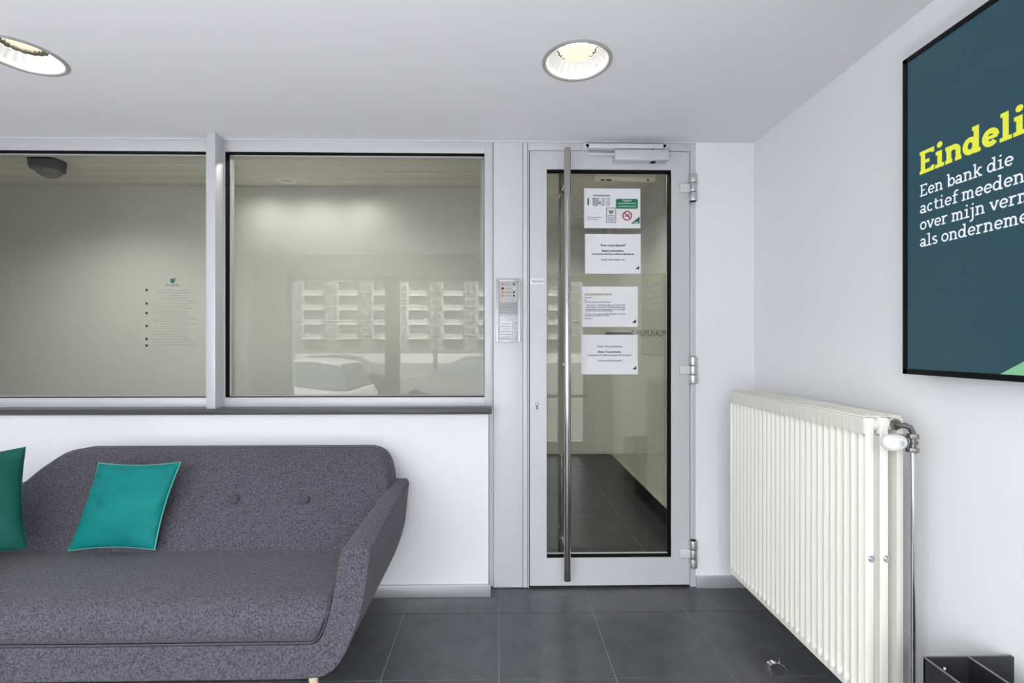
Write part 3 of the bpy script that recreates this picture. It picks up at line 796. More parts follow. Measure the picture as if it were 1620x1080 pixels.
radiator('radiator', 1.165, 1.290, 2.75, 4.88, .160, 1.068, 'long cream radiator behind the glass door', 60, full=False)
# valve, thermostat and supply pipe
def RP(x, y, X):
    a_ = (x - CX) / F; dx = math.sin(TH) + a_ * math.cos(TH); dy = math.cos(TH) - a_ * math.sin(TH); t = X / dx
    return Vector((X, dy * t, CAMZ - (y - CY) / F * t))
VY = 1.455
v0 = P(1426, 673, VY + .01); v1 = P(1444, 690, VY); v2 = P(1443.5, 711, VY)
pb = MB()
pts = [Vector((v0.x, RA + .01, v0.z)), Vector((v0.x, VY + .012, v0.z)), v0 + Vector((.006, -.008, .001)), v0 + Vector((.018, -.010, -.004)), Vector((v1.x - .006, VY, v0.z - .010)), Vector((v1.x, VY, v0.z - .020)), v1]
pb.tube(pts, .0085, n=14).cyl((v0.x, RA - .004, v0.z), (v0.x, RA + .002, v0.z), .018, n=24, bev=.002)
pb.build('valve_elbow', M['darkchrome'], rad)
pb = MB().cyl((v1.x, VY, v1.z - .007), (v1.x, VY, v1.z + .007), .0165, n=6, bev=.001).cyl((v2.x, VY, v2.z - .008), (v2.x, VY, v2.z + .006), .0175, n=6, bev=.001)
pb.cyl((v1.x, VY, v2.z), (v1.x, VY, v1.z), .009, n=16).cyl((v1.x - .01, VY, (v1.z + v2.z) / 2), (v1.x + .012, VY, (v1.z + v2.z) / 2), .0075, n=12)
vb = pb.build('valve_body', M['darkchrome'], rad)
tc = P(1414, 699.5, VY - .03)
th = MB()
prof = [(.0, -.040), (.010, -.0385), (.018, -.034), (.0235, -.024), (.0255, -.008), (.0255, .012), (.0235, .026), (.019, .034)]
th.lathe([(r_ * .98, h_) for r_, h_ in prof], (0, 0, 0), n=32, axis='X')
bmesh.ops.remove_doubles(th.bm, verts=th.bm.verts[:], dist=1e-5)
dirv = Vector((v1.x - .012, VY, tc.z)) - Vector((tc.x, tc.y, tc.z)); ay = math.atan2(dirv.y, dirv.x)
for v in th.bm.verts:
    c_, s_ = math.cos(ay), math.sin(ay); v.co = Vector((tc.x + v.co.x * c_ - v.co.y * s_, tc.y + v.co.x * s_ + v.co.y * c_, tc.z + v.co.z))
tho = th.build('thermostat_head', M['whiteplastic'], rad, smooth=50)
ud = dirv.normalized()
q0 = tc + ud * .032
MB().cyl(q0, q0 + ud * .006, .0225, n=28).build('thermostat_ring', M['darkchrome'], tho)
MB().cyl(q0 + ud * .006, q0 + ud * .022, .015, n=20).build('thermostat_collar', M['whiteplastic'], tho)
nrm = Vector((ud.y, -ud.x, 0))
if nrm.y > 0: nrm = -nrm
for k, (du, dz, wl) in enumerate(((-.018, .004, .002), (-.010, .006, .012), (-.010, .001, .016), (-.010, -.004, .012))):
    cpt = tc + ud * du + nrm * .0256; bb = MB()
    hgt = .007 if k == 0 else .0012
    bb.quad(cpt + Vector((0, 0, dz - hgt)), cpt + ud * wl + Vector((0, 0, dz - hgt)), cpt + ud * wl + Vector((0, 0, dz + hgt)), cpt + Vector((0, 0, dz + hgt)))
    bb.build('scale_mark', M['greyink'], tho)
MB().tube([(v2.x + .001, VY, v2.z), (v2.x + .001, VY, 0.02), (v2.x + .001, VY, 0.0)], .0088, n=20).build('supply_pipe', M['chrome'], rad)
MB().tube([(v2.x - .016, VY + .02, RZ0 + .04), (v2.x - .016, VY + .02, 0)], .0075, n=16).build('return_pipe', M['darkchrome'], rad)

# ------------------------------------------------------------------ wall screen
XS = 1.290
ty0 = RP(1427.5, 300, XS).y; tz1 = RP(1427.5, 96.5, XS).z; tz0 = RP(1427.5, 591, XS).z; ty1 = ty0 - .585
tv = thing('wall_screen', (XS + .03, (ty0 + ty1) / 2, tz0), 'black framed portrait display screen with yellow and white Dutch text on right wall', 'screen')
f = MB(); bz = .017
f.box(XS + .004, XS + .045, ty1, ty0, tz0, tz1, bev=.004)
for a_ in ((ty1, ty1 + bz, tz0, tz1), (ty0 - bz, ty0, tz0, tz1), (ty1, ty0, tz0, tz0 + bz), (ty1, ty0, tz1 - bz, tz1)): f.box(XS, XS + .01, a_[0], a_[1], a_[2], a_[3], bev=.0015)
f.build('bezel', M['black'], tv)
sc = box('display', M['screen'], tv, XS + .0025, XS + .006, ty1 + bz, ty0 - bz, tz0 + bz, tz1 - bz)
MB().box(XS + .045, XR, ty1 + .15, ty0 - .15, (tz0 + tz1) / 2 - .15, (tz0 + tz1) / 2 + .15).build('wall_mount', M['black'], tv)
gy0 = RP(1581, 590, XS).y; gz0 = tz0 + bz
MB().prism([(gy0, gz0), (ty1 + bz, gz0), (ty1 + bz, gz0 + (gy0 - ty1 - bz) * .62)], lambda u, v, d: Vector((XS + .0024 - d, u, v)), 0, .0006).build('mint_triangle', M['mintglow'], sc)


class Slab:
    """slab serif letters from strokes; unit = x-height"""
    def __init__(s, wt, sl): s.w = wt; s.sl = sl
    def pl(s, pts, w=None, closed=False):
        w = (w or s.w) / 2; P_ = [Vector(p).to_2d() if len(p) > 2 else Vector(p) for p in pts]; n = len(P_); L, R = [], []
        for i in range(n):
            if closed: a, b = P_[i - 1], P_[(i + 1) % n]
            else: a, b = P_[max(i - 1, 0)], P_[min(i + 1, n - 1)]
            t = (b - a).normalized(); nn = Vector((-t.y, t.x)); L.append(P_[i] + nn * w); R.append(P_[i] - nn * w)
        for i in range(n if closed else n - 1):
            j = (i + 1) % n; s.q.append((L[i], L[j], R[j], R[i]))
    def arc(s, cx, cy, rx, ry, a0, a1, w=None):
        n = 20; full = abs(a1 - a0) >= 360
        pts = [(cx + rx * math.cos(math.radians(a0 + (a1 - a0) * k / n)), cy + ry * math.sin(math.radians(a0 + (a1 - a0) * k / n))) for k in range(n if full else n + 1)]
        s.pl(pts, w, full)
    def stem(s, x, y0, y1): s.pl([(x, y0), (x, y1)])
    def bar(s, x0, x1, y, top=False):
        yy = y - s.sl / 2 if top else y + s.sl / 2; s.pl([(x0, yy), (x1, yy)], s.sl)
    def dot(s, x, y):
        r = s.w * .62; n = 12
        c = [Vector((x + r * math.cos(2 * pi * k / n), y + r * math.sin(2 * pi * k / n))) for k in range(n)]
        for k in range(1, n - 1): s.q.append((c[0], c[k], c[k + 1]))
    def glyph(s, ch):
        s.q = []; h = s.w / 2
        if ch == ' ': return .42
        if ch == 'E':
            s.stem(.27, 0, 1.42); s.bar(.04, .98, 1.42, True); s.bar(.04, .98, 0); s.pl([(.27, .72), (.72, .72)], s.sl)
            s.pl([(.93, 1.42), (.93, 1.12)], s.sl); s.pl([(.93, 0), (.93, .32)], s.sl); return 1.08
        if ch in 'ijl':
            top = 1.5 if ch == 'l' else 1.0
            s.stem(.32, -.22 if ch == 'j' else 0, top); s.bar(.06, .34, top, True)
            if ch != 'j': s.bar(.02, .62, 0)
            else: s.arc(.08, -.22, .24, .22, 0, -110)
            if ch != 'l': s.dot(.32, 1.36)
            return .66 if ch != 'j' else .58
        if ch == 'n' or ch == 'm':
            s.stem(.25, 0, 1); s.bar(.02, .25, 1, True); s.bar(.02, .46, 0)
            if ch == 'n':
                s.arc(.52, .60, .29, .40 - h, 180, 0); s.stem(.81, 0, .62); s.bar(.62, 1.02, 0); return 1.08
            s.arc(.48, .60, .24, .40 - h, 180, 0); s.stem(.72, 0, .62); s.bar(.56, .90, 0)
            s.arc(.96, .60, .24, .40 - h, 180, 0); s.stem(1.20, 0, .62); s.bar(1.02, 1.42, 0); return 1.48
        if ch == 'd': s.arc(.43, .5, .36 - h / 2, .5 - h, 0, 360); s.stem(.78, 0, 1.5); s.bar(.54, .78, 1.5, True); s.bar(.78, 1.02, 0); return 1.08
        if ch == 'b': s.arc(.60, .5, .36 - h / 2, .5 - h, 0, 360); s.stem(.25, 0, 1.5); s.bar(.02, .25, 1.5, True); return 1.0
        if ch == 'e': s.arc(.47, .5, .38 - h / 2, .5 - h, 0, 318); s.pl([(.12, .5), (.84, .5)], s.sl * .9); return .92
        if ch == 'c': s.arc(.47, .5, .38 - h / 2, .5 - h, 45, 315); return .88
        if ch == 'o': s.arc(.48, .5, .40 - h / 2, .5 - h, 0, 360); return .96
        if ch == 'a': s.arc(.40, .28, .28, .28 - h, 0, 360); s.arc(.42, .64, .28, .36 - h, 155, 0); s.stem(.70, 0, .68); s.bar(.70, .92, 0); return .95
        if ch == 'k': s.stem(.25, 0, 1.5); s.bar(.02, .25, 1.5, True); s.bar(.02, .46, 0); s.pl([(.25, .42), (.78, .96)]); s.pl([(.42, .58), (.84, .04)]); s.bar(.58, .96, 1, True); s.bar(.64, 1.02, 0); return 1.05
        if ch == 'r': s.stem(.25, 0, 1); s.bar(.02, .25, 1, True); s.bar(.02, .52, 0); s.arc(.55, .56, .29, .44 - h, 180, 55); return .80
        if ch == 's': s.arc(.40, .73, .24, .27 - h, 30, 230); s.arc(.40, .27, .26, .27 - h, 50, -150); s.pl([(.24, .60), (.56, .42)]); return .78
        if ch == 't': s.stem(.32, .25, 1.3); s.bar(.08, .66, 1, True); s.arc(.52, .25, .20, .25 - h, 180, 310); return .74
        if ch == 'f': s.stem(.32, 0, 1.2); s.arc(.57, 1.2, .25, .30 - h, 180, 50); s.bar(.08, .66, 1, True); s.bar(.08, .60, 0); return .70
        if ch == 'v': s.pl([(.14, .96), (.48, .04)]); s.pl([(.48, .04), (.82, .96)]); s.bar(0, .32, 1, True); s.bar(.64, .96, 1, True); return .96
        if ch == 'g': s.arc(.43, .55, .34 - h / 2, .45 - h, 0, 360); s.stem(.78, -.15, 1); s.bar(.78, .98, 1, True); s.arc(.45, -.15, .33, .26, 0, -150); return 1.0
        if ch == '.': s.dot(.2, .1); return .4
        return .5


def slab_line(txt, y_start, z, unit, wt, sl, m, name):
    sl_ = Slab(wt, sl); b = MB(); u0 = 0
    for ch in txt:
        adv = sl_.glyph(ch)
        for poly in (sl_.q if ch != ' ' else []):
            vs = [b.bm.verts.new((XS + .0021, y_start - (u0 + p.x) * unit, z + p.y * unit)) for p in poly]
            b.bm.faces.new(vs)
        u0 += adv
    return b.build(name, m, sc, smooth=0)
ys = RP(1454, 300, XS).y
zz = lambda y_: RP(1455, y_, XS).z
slab_line('Eindelijk', ys + .002, zz(276.5), .0487, .30, .22, M['yellowglow'], 'headline')
for s_, y_ in (('Een bank die', 311.5), ('actief meedenkt', 338.5), ('over mijn vermogen', 364.5), ('als ondernemer.', 391)):
    slab_line(s_, ys, zz(y_), .0251, .175, .15, M['whiteglow'], 'text_line')

# ------------------------------------------------------------------ sofa
YF = 1.60
sofa = thing('sofa', (-1.34, 1.98, 0), 'grey upholstered sofa with buttoned back and flared arms under the windows', 'sofa')
CXS = -1.345
def interp(tab, z):
    tab = sorted(tab)
    if z <= tab[0][0]: return tab[0][1]
    for (a, b), (c, d) in zip(tab, tab[1:]):
        if z <= c: return b + (d - b) * (z - a) / (c - a)
    return tab[-1][1]
outer = [(-.455, .605), (-.443, .599), (-.438, .586), (-.443, .55), (-.4535, .442), (-.468, .385), (-.4853, .336), (-.505, .285), (-.5277, .242), (-.552, .213), (-.58, .197), (-.6124, .1885), (-.66, .186), (-.9, .185)]
inner = [(-.525, .605), (-.534, .601), (-.539, .590), (-.546, .55), (-.5595, .442), (-.572, .385), (-.583, .345), (-.592, .322), (-.602, .307), (-.614, .301), (-.63, .2985), (-.65, .298), (-.68, .298), (-.9, .298)]
def mir(L): return [(2 * CXS - x, z) for x, z in L[::-1]]
OUT = outer + mir(outer); INN = inner + mir(inner)
fb_ = MB(); stations = []
ysn = [0, .03, .10, .25, .40, .55, .66, .72]
for yo in ysn:
    t = yo / .72; rowO, rowI = [], []
    for arr, row, isin in ((OUT, rowO, 0), (INN, rowI, 1)):
        for x, z in arr:
            up = max(0, (z - .30) / .305)
            sg = 1 if x > CXS else -1
            zz_ = z + .050 * t * up ** 2
            xx = x + sg * up * t * (.028 if isin else .005)
            yy_ = YF + yo + (.038 * up * (1 - t))
            row.append(fb_.bm.verts.new((xx, yy_, zz_)))
    stations.append((rowO, rowI))
n = len(OUT)
for (O1, I1), (O2, I2) in zip(stations, stations[1:]):
    for k in range(n - 1):
        fb_.bm.faces.new((O1[k], O1[k + 1], O2[k + 1], O2[k])); fb_.bm.faces.new((I1[k], I2[k], I2[k + 1], I1[k + 1]))
    fb_.bm.faces.new((O1[0], O2[0], I2[0], I1[0])); fb_.bm.faces.new((O1[-1], I1[-1], I2[-1], O2[-1]))
for O, I_ in (stations[0], stations[-1]):
    for k in range(n - 1): fb_.bm.faces.new((O[k], O[k + 1], I_[k + 1], I_[k]))
fro = fb_.build('frame', M['sofa'], sofa, smooth=40)
bv = fro.modifiers.new('soft', 'BEVEL'); bv.width = .010; bv.segments = 3; bv.limit_method = 'ANGLE'; bv.angle_limit = math.radians(50)
for p in fro.data.polygons: p.use_smooth = True

# backrest pad
rt = [(.30, -.60), (.44, -.555), (.56, -.515), (.64, -.496), (.69, -.503), (.735, -.517), (.765, -.534), (.785, -.555), (.798, -.58), (.806, -.615)]
lt = [(.30, -2.10), (.44, -2.14), (.56, -2.175), (.64, -2.170), (.69, -2.140), (.735, -2.105), (.765, -2.072), (.785, -2.045), (.798, -2.015), (.806, -1.965)]
def yfront(z): return 2.045 + (z - .43) * .62
NU, NV = 150, 34; ZB, ZTp = .30, .806
btn = [P(178, 784, 2.20), P(278, 784, 2.20), P(381, 784, 2.20), P(490, 784, 2.20)]
btn = [Vector((b_.x, yfront(b_.z), b_.z)) for b_ in btn]
bb = MB(); G = []
for i in range(NU + 1):
    col = []
    for j in range(NV + 1):
        vv = j / NV; z = ZB + (ZTp - ZB) * (1 - (1 - vv) ** 1.5)
        xl_, xr_ = interp(lt, z), interp(rt, z)
        uu = i / NU; uu = .5 - .5 * math.cos(pi * uu) if False else uu
        x = xl_ + (xr_ - xl_) * uu
        dd = min(x - xl_, xr_ - x, (ZTp - z) * 1.1 + .001); r = .022
        roll = 0 if dd > r else r - math.sqrt(max(0, r * r - (r - dd) ** 2))
        puff = -.018 * math.sin(pi * min(1, max(0, (z - .38) / .44)))
        y = yfront(z) + roll + puff
        for b_ in btn:
            q = math.hypot(x - b_.x, z - b_.z); y += .017 * math.exp(-(q / .030) ** 2)
        col.append(bb.bm.verts.new((x, y, z)))
    G.append(col)
for i in range(NU):
    for j in range(NV): bb.bm.faces.new((G[i][j], G[i + 1][j], G[i + 1][j + 1], G[i][j + 1]))
loop = [G[i][0] for i in range(NU + 1)] + [G[NU][j] for j in range(1, NV + 1)] + [G[i][NV] for i in range(NU - 1, -1, -1)] + [G[0][j] for j in range(NV - 1, 0, -1)]
def back(v, off): return bb.bm.verts.new((v.co.x, max(v.co.y + .02, 2.26 + (v.co.z - .43) * .28) if off else v.co.y + .012, v.co.z))
B1 = [back(v, 1) for v in loop]; nL = len(loop)
for k in range(nL): bb.bm.faces.new((loop[k], loop[(k + 1) % nL], B1[(k + 1) % nL], B1[k]))
bb.bm.faces.new(B1)
bk = bb.build('backrest', M['sofa'], sofa, smooth=60)
for b_ in btn:
    q = MB(); q.lathe([(0, -.010), (.010, -.0098), (.017, -.008), (.0205, -.003), (.020, .010)], (0, 0, 0), n=20, axis='Y')
    bmesh.ops.remove_doubles(q.bm, verts=q.bm.verts[:], dist=1e-5)
    for v in q.bm.verts: v.co += Vector((b_.x, yfront(b_.z) - .018 * math.sin(pi * (b_.z - .38) / .44) + .005, b_.z))
    q.build('button', M['button'], bk, smooth=60)
# piping along the top edge of the backrest
edge = []
for j in range(0, NV + 1, 2):
    vv = j / NV; z = ZB + (ZTp - ZB) * (1 - (1 - vv) ** 1.5)
    if z > .62: edge.append((interp(rt, z), z))
path = [Vector((x, yfront(z) + .024, z)) for x, z in edge]
edl = []
for j in range(NV, -1, -2):
    vv = j / NV; z = ZB + (ZTp - ZB) * (1 - (1 - vv) ** 1.5)
    if z > .62: edl.append((interp(lt, z), z))
path += [Vector((x, yfront(z) + .024, z)) for x, z in edl]
MB().tube(path, .0035, n=8).build('piping', M['button'], bk)

# seat cushion
prof = [(1.612, .305), (1.604, .315), (1.600, .335), (1.602, .365), (1.611, .392), (1.628, .412), (1.655, .425), (1.70, .432), (1.80, .437), (1.92, .436), (2.02, .431), (2.075, .42), (2.09, .40), (2.09, .33), (2.08, .303), (1.8, .3), (1.65, .3)]
def xri(z): return interp([(.30, -.607), (.345, -.588), (.44, -.565)], z)
sb = MB(); rings = []
NX = 60; cy_, cz_ = 1.84, .365
for i in range(NX + 1):
    u = i / NX; u = .5 - .5 * math.cos(pi * u)
    ring = []
    for (y, z) in prof:
        xr_ = xri(z) ; xl_ = 2 * CXS - xr_
        x = xl_ + (xr_ - xl_) * u
        d = min(x - xl_, xr_ - x); r = .03
        k = 1 if d > r else math.sqrt(max(0, 1 - ((r - d) / r) ** 2))
        sh = (1 - k) * .022
        yy_ = y + (sh if y < cy_ else -sh) * min(1, abs(y - cy_) / .2); z2 = z + (-sh if z > cz_ else sh)
        ring.append(sb.bm.verts.new((x, yy_, z2)))
    rings.append(ring)
m_ = len(prof)
for A, B in zip(rings, rings[1:]):
    for k in range(m_): sb.bm.faces.new((A[k], A[(k + 1) % m_], B[(k + 1) % m_], B[k]))
sb.bm.faces.new(rings[0]); sb.bm.faces.new(rings[-1])
se = sb.build('seat_cushion', M['sofa'], sofa, smooth=60)
MB().tube([Vector((2 * CXS - xri(.31) - .0, 1.606, .306)), Vector((CXS, 1.603, .304)), Vector((xri(.31) - .02, 1.605, .305)), Vector((xri(.32) - .004, 1.612, .318)), Vector((xri(.345) - .001, 1.612, .345)), Vector((xri(.40) , 1.628, .40))], .003, n=8).build('piping', M['button'], se)
for x_, y_ in ((P(495, 1075, 1.66).x, 1.66), (-.86, 2.22), (2 * CXS - P(495, 1075, 1.66).x, 1.66), (2 * CXS + .86, 2.22)):
    MB().cyl((x_ + .01, y_, 0), (x_, y_, .19), .011, .0165, n=20).build('leg', M['leg'], sofa)


def pillow(name, label, c, ux, uy, size, th, m, mp, seed, squash=(0, 0)):
    """c centre, ux/uy in-plane unit axes"""
    o = thing(name, c, label, 'cushion')
    ux = Vector(ux).normalized(); uy = Vector(uy); uy = (uy - ux * uy.dot(ux)).normalized(); nz = ux.cross(uy)
    rnd = random.Random(seed); N = 36; a = size / 2
    wr = [(rnd.uniform(-1, 1), rnd.uniform(-1, 1), rnd.uniform(0, pi), rnd.uniform(8, 16), rnd.uniform(.3, 1)) for _ in range(9)]
    def pos(u, v, s):
        px = a * u * (1 - .075 * (1 - v * v)) + squash[0] * v * a; py = a * v * (1 - .075 * (1 - u * u)) + squash[1] * u * a
        hh = th / 2 * ((1 - u ** 2) * (1 - v ** 2)) ** .42
        e = 0
        for (cu, cv, an, fq, am) in wr:
            d2 = (u - cu) ** 2 + (v - cv) ** 2
            e += am * .0055 * math.sin(fq * ((u - cu) * math.cos(an) + (v - cv) * math.sin(an))) * math.exp(-d2 / .18)
        e += .003 * math.sin(30 * math.atan2(v, u)) * max(0, max(abs(u), abs(v)) - .72) * 3
        edge_ = (1 - u ** 2) * (1 - v ** 2)
        return Vector(c) + ux * px + uy * py + nz * s * (hh + e * min(1, edge_ * 8))
    b = MB(); F_ = {}; B_ = {}
    for i in range(N + 1):
        for j in range(N + 1):
            u = math.sin(pi / 2 * (2 * i / N - 1)); v = math.sin(pi / 2 * (2 * j / N - 1))
            F_[i, j] = b.bm.verts.new(pos(u, v, 1))
            B_[i, j] = F_[i, j] if i in (0, N) or j in (0, N) else b.bm.verts.new(pos(u, v, -1))
    for i in range(N):
        for j in range(N):
            b.bm.faces.new((F_[i, j], F_[i + 1, j], F_[i + 1, j + 1], F_[i, j + 1]))
            q = (B_[i, j], B_[i, j + 1], B_[i + 1, j + 1], B_[i + 1, j])
            if set(q) != {F_[i, j], F_[i + 1, j], F_[i + 1, j + 1], F_[i, j + 1]}: b.bm.faces.new(q)
    b.build('cover', m, o, smooth=70)
    pts = [pos(-1 + 2 * k / 12, -1, 1) for k in range(12)] + [pos(1, -1 + 2 * k / 12, 1) for k in range(12)] + [pos(1 - 2 * k / 12, 1, 1) for k in range(12)] + [pos(-1, 1 - 2 * k / 12, 1) for k in range(12)]
    MB().tube(pts, .0032, n=8, closed=True).build('piping', mp, o)
    return o
bl_, br_ = P(117, 866, 2.015), P(252, 866, 2.015); tl_, tr_ = P(153, 735, 2.12), P(282, 732, 2.12)
c_ = (bl_ + br_ + tl_ + tr_) / 4
pillow('throw_pillow', 'bright teal velvet cushion leaning on the middle of the sofa back', c_ + Vector((.004, -.012, .002)), (br_ - bl_) + (tr_ - tl_), (tl_ - bl_) + (tr_ - br_), .352, .105, M['teal'], M['teal_pipe'], 3, squash=(.105, .0))
pillow('throw_pillow', 'dark green velvet cushion at the left end of the sofa', P(-76, 808, 1.78) + Vector((0, .0, .006)), (.78, .62, .04), (-.14, .22, 1), .385, .13, M['green'], M['green'], 11)

# ------------------------------------------------------------------ black box bottom right
bz1 = .468; by1 = 1.254
bx0 = P(1460.5, 1047, by1).x; bx1 = P(1608, 1043, by1).x; bxm = P(1531, 1045, by1).x; by0 = by1 - .36; t = .006
o = thing('storage_box', ((bx0 + bx1) / 2, (by0 + by1) / 2, 0), 'open black divided storage box on the floor by the right wall', 'box')
b = MB().box(bx0, bx0 + t, by0, by1, 0, bz1, bev=.001).box(bx1 - t, bx1, by0, by1, 0, bz1, bev=.001).box(bx0, bx1, by1 - t, by1, 0, bz1, bev=.001).box(bx0, bx1, by0, by0 + t, 0, bz1, bev=.001).box(bx0, bx1, by0, by1, .0, .012)
b.build('body', M['boxblack'], o)
box('divider', M['boxblack'], o, bxm - t / 2, bxm + t / 2, by0 + t, by1 - t, .012, bz1 - .001)
e = MB(); q = .0015
for (xa, xb, ya, yb) in ((bx0 - q, bx0 + .0015, by0, by1), (bxm - .002, bxm + .002, by0, by1), (bx0, bx1, by1 - .001, by1 + q), (bx1 - .001, bx1 + q, by0, by1)): e.box(xa, xb, ya, yb, bz1 - .001, bz1 + .0012)
e.build('rim', M['boxgrey'], o)
rp = P(1494, 1057, by1 - t); MB().cyl((rp.x, by1 - t - .0015, rp.z), (rp.x, by1 - t, rp.z), .0035, n=12).build('rivet', M['whiteplastic'], o)

# ------------------------------------------------------------------ broken pipe collar on the floor
pc = P(1228, 1062, 1.895); cx_, cy2 = pc.x, 1.895
b = MB(); N = 18; rows = []
for k in range(N + 1):
    a_ = math.radians(10 + 175 * k / N); r_ = .030
    for_ = []
    for (rr, yy_) in ((r_, -.009), (r_ + .0022, -.009), (r_ + .0022, .009), (r_, .009)):
        X_ = rr * math.cos(a_) * 1.0; Z_ = rr * math.sin(a_) * .85
        X2 = X_ * math.cos(.35) - yy_ * math.sin(.35) ; Y2 = X_ * math.sin(.35) * -1 + yy_
        for_.append(b.bm.verts.new((cx_ + X2, cy2 + Y2, Z_ + .001)))
    rows.append(for_)
for A, B in zip(rows, rows[1:]):
    for k in range(4): b.bm.faces.new((A[k], A[(k + 1) % 4], B[(k + 1) % 4], B[k]))
b.bm.faces.new(rows[0]); b.bm.faces.new(rows[-1])
o = thing('metal_clip', (cx_, cy2, 0), 'small curved chrome clip lying on the tiles below the radiator', 'clip')
b.build('band', M['chrome'], o)
MB().tube([(cx_ + .010, cy2, .026), (cx_ + .016, cy2 - .002, .033), (cx_ + .013, cy2 - .003, .040), (cx_ + .009, cy2 - .004, .044)], .0022, n=8).build('prong', M['chrome'], o)

# ------------------------------------------------------------------ street outside, mirrored by the panes
GZ = -.45
box('ground', M['asphalt'], None, -70, 70, -130, YB - .2, GZ - .1, GZ, kind='structure')
box('pavement', M['concrete'], None, -70, 70, -2.4, YB - .18, GZ, GZ + .12, kind='structure')
box('quay_wall', M['concrete'], None, -70, 70, -40.4, -40, GZ, GZ + .9, kind='structure')
ap = thing('apartment_building', (-12, -92, GZ), 'grey apartment block with white balconies mirrored in the window glass', 'building')
box('wall', M['bwall'], ap, -62, 40, -104, -92, GZ, 23.4)
sl_m = None; wm = None; rm = None
for fl_ in range(7):
    z = 2.4 + fl_ * 2.9
    for bay in range(14):
        x = -60 + bay * 7.0
        if sl_m is None:
            s_ = MB().box(x, x + 3.8, -91.98, -90.4, z, z + .25).build('balcony', M['bwhite'], ap); sl_m = s_; base0 = (x, z)
            pp = MB().box(x, x + 3.8, -90.5, -90.42, z + .25, z + 1.05).build('parapet', M['parapet'], ap)
            wf2 = MB()
            for q_ in (.6, 1.5, 2.4, 3.3): wf2.box(x + q_, x + q_ + .12, -91.9, -91.8, z + .3, z + 2.3)
            wf2 = wf2.build('window_frame', M['bwhite'], ap)
            wn = MB().box(x + .6, x + 3.4, -91.99, -91.9, z + .3, z + 2.3).build('window', M['bglass'], ap); wm = wn
            rn = MB().box(x + 4.4, x + 6.3, -91.99, -91.85, z + .9, z + 2.3).build('window', M['bglass'], ap); rm = rn
            fn = MB().box(x + 4.3, x + 4.4, -91.99, -91.7, z + .8, z + 2.4).box(x + 6.3, x + 6.4, -91.99, -91.7, z + .8, z + 2.4).box(x + 5.3, x + 5.4, -91.99, -91.7, z + .8, z + 2.4).box(x + 4.3, x + 6.4, -91.99, -91.7, z + .8, z + .9).box(x + 4.3, x + 6.4, -91.99, -91.7, z + 2.3, z + 2.4).build('window_frame', M['bwhite'], ap)
        else:
            for src in (sl_m, wm, rm, fn, pp, wf2):
                c = src.copy(); COL.objects.link(c); c.parent = ap; c.location = (x - base0[0], 0, z - base0[1])


for bay in range(15): MB().box(-60.5 + bay * 7.0, -60.1 + bay * 7.0, -92, -91.2, 2.2, 23.4).build('pillar', M['parapet'], ap)


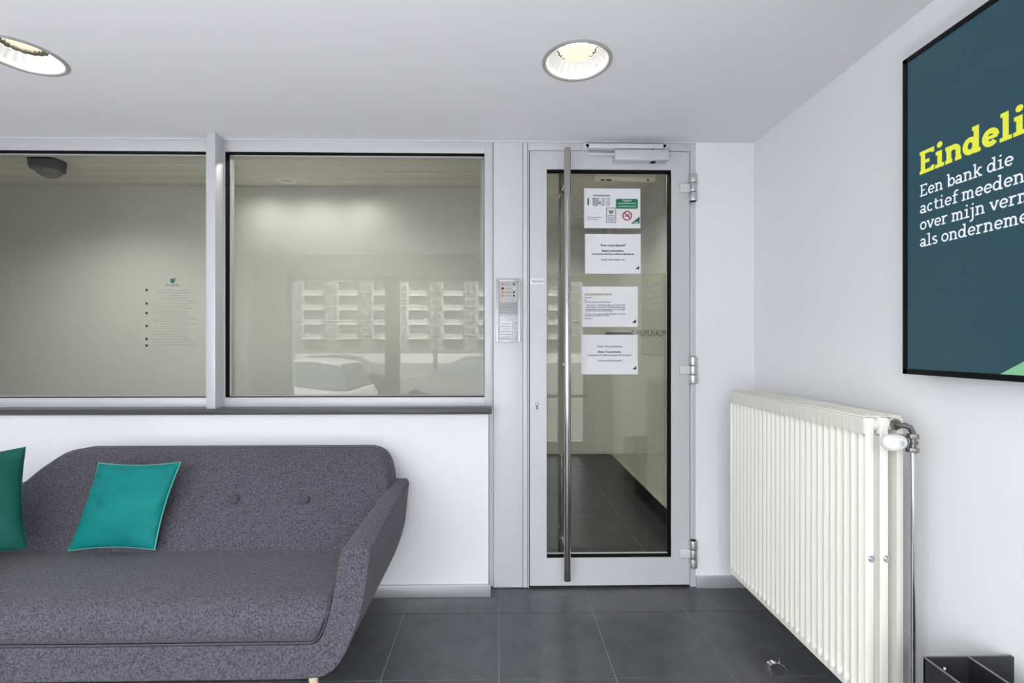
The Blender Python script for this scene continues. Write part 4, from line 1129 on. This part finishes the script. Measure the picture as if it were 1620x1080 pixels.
def car(name, x, y, m, flip, label, hb=True):
    o = thing(name, (x, y, GZ), label, 'car', 'parked cars mirrored in the windows')
    s = -1 if flip else 1
    body = [(-2.0, .30), (-2.05, .55), (-2.0, .85), (-1.9, .95), (-.95, 1.0), (.95, 1.02), (1.75, .85), (2.02, .65), (2.05, .35), (1.9, .25), (-1.85, .25)]
    top = [(-1.9, .95), (-1.72, 1.38), (-1.3, 1.46), (-.2, 1.47), (.25, 1.38), (1.0, 1.0)] if hb else [(-1.5, .96), (-.95, 1.36), (-.4, 1.44), (.2, 1.4), (1.05, .98)]
    def ex(b, poly, w0, w1, inset=1.0):
        A = [b.bm.verts.new((x + s * u, y - w0 * (1 if v < 1.1 else w1), GZ + v)) for u, v in poly]
        B = [b.bm.verts.new((x + s * u, y + w0 * (1 if v < 1.1 else w1), GZ + v)) for u, v in poly]
        n = len(poly); b.bm.faces.new(A); b.bm.faces.new(B)
        for k in range(n): b.bm.faces.new((A[k], B[k], B[(k + 1) % n], A[(k + 1) % n]))
    b = MB(); ex(b, body, .86, .86)
    bmesh.ops.bevel(b.bm, geom=b.bm.edges[:], offset=.06, segments=2, affect='EDGES'); b.build('body', m, o, smooth=60)
    b = MB(); ex(b, top, .84, .78); b.build('glasshouse', M['bglass'], o)
    b = MB(); rf = [(u, v) for u, v in top if v > 1.3]; ex(b, [(u, v + .015) for u, v in rf] + [(u, v - .03) for u, v in rf[::-1]], .84, .80); b.build('roof', m, o)
    for wx in (-1.25, 1.3):
        for wy in (-.80, .80):
            wl = MB().cyl((x + s * wx, y + wy - .1, GZ + .31), (x + s * wx, y + wy + .1, GZ + .31), .31, n=24).build('wheel', M['rubber'], o)
            MB().cyl((x + s * wx, y + wy - .11, GZ + .31), (x + s * wx, y + wy + .11, GZ + .31), .19, n=16).build('hubcap', M['chrome'], wl)
    MB().box(x + s * 1.9, x + s * 2.03, y - .8, y - .5, GZ + .6, GZ + .75, bev=.02).box(x + s * 1.9, x + s * 2.03, y + .5, y + .8, GZ + .6, GZ + .75, bev=.02).build('headlight', M['whiteplastic'], o)
car('parked_car', -4.6, -4.2, M['carwhite'], True, 'white hatchback mirrored in the right window')
car('parked_car', -.75, -7.6, M['carsilver'], True, 'silver car mirrored at the right of the window', hb=False)
car('parked_car', -5.2, -9.0, M['cardark'], True, 'dark car mirrored behind the white hatchback', hb=False)
o = thing('bare_tree', (-4.4, -28, GZ), 'bare street tree mirrored in the window glass', 'tree')
MB().tube([(-4.4, -28, GZ), (-4.4, -28, 2.5), (-4.3, -28, 5), (-4.5, -28, 9)], [.16, .12, .08, .02], n=8).build('trunk', M['bark'], o)
for k in range(12):
    z = 2.2 + k * .5; a_ = k * 2.4; L_ = 2.2 - k * .1
    MB().tube([(-4.4, -28, z), (-4.4 + L_ * .5 * math.cos(a_), -28 + L_ * .5 * math.sin(a_), z + L_ * .5), (-4.4 + L_ * .7 * math.cos(a_), -28 + L_ * .7 * math.sin(a_), z + L_ * 1.3)], [.05, .03, .01], n=6).build('branch', M['bark'], o)
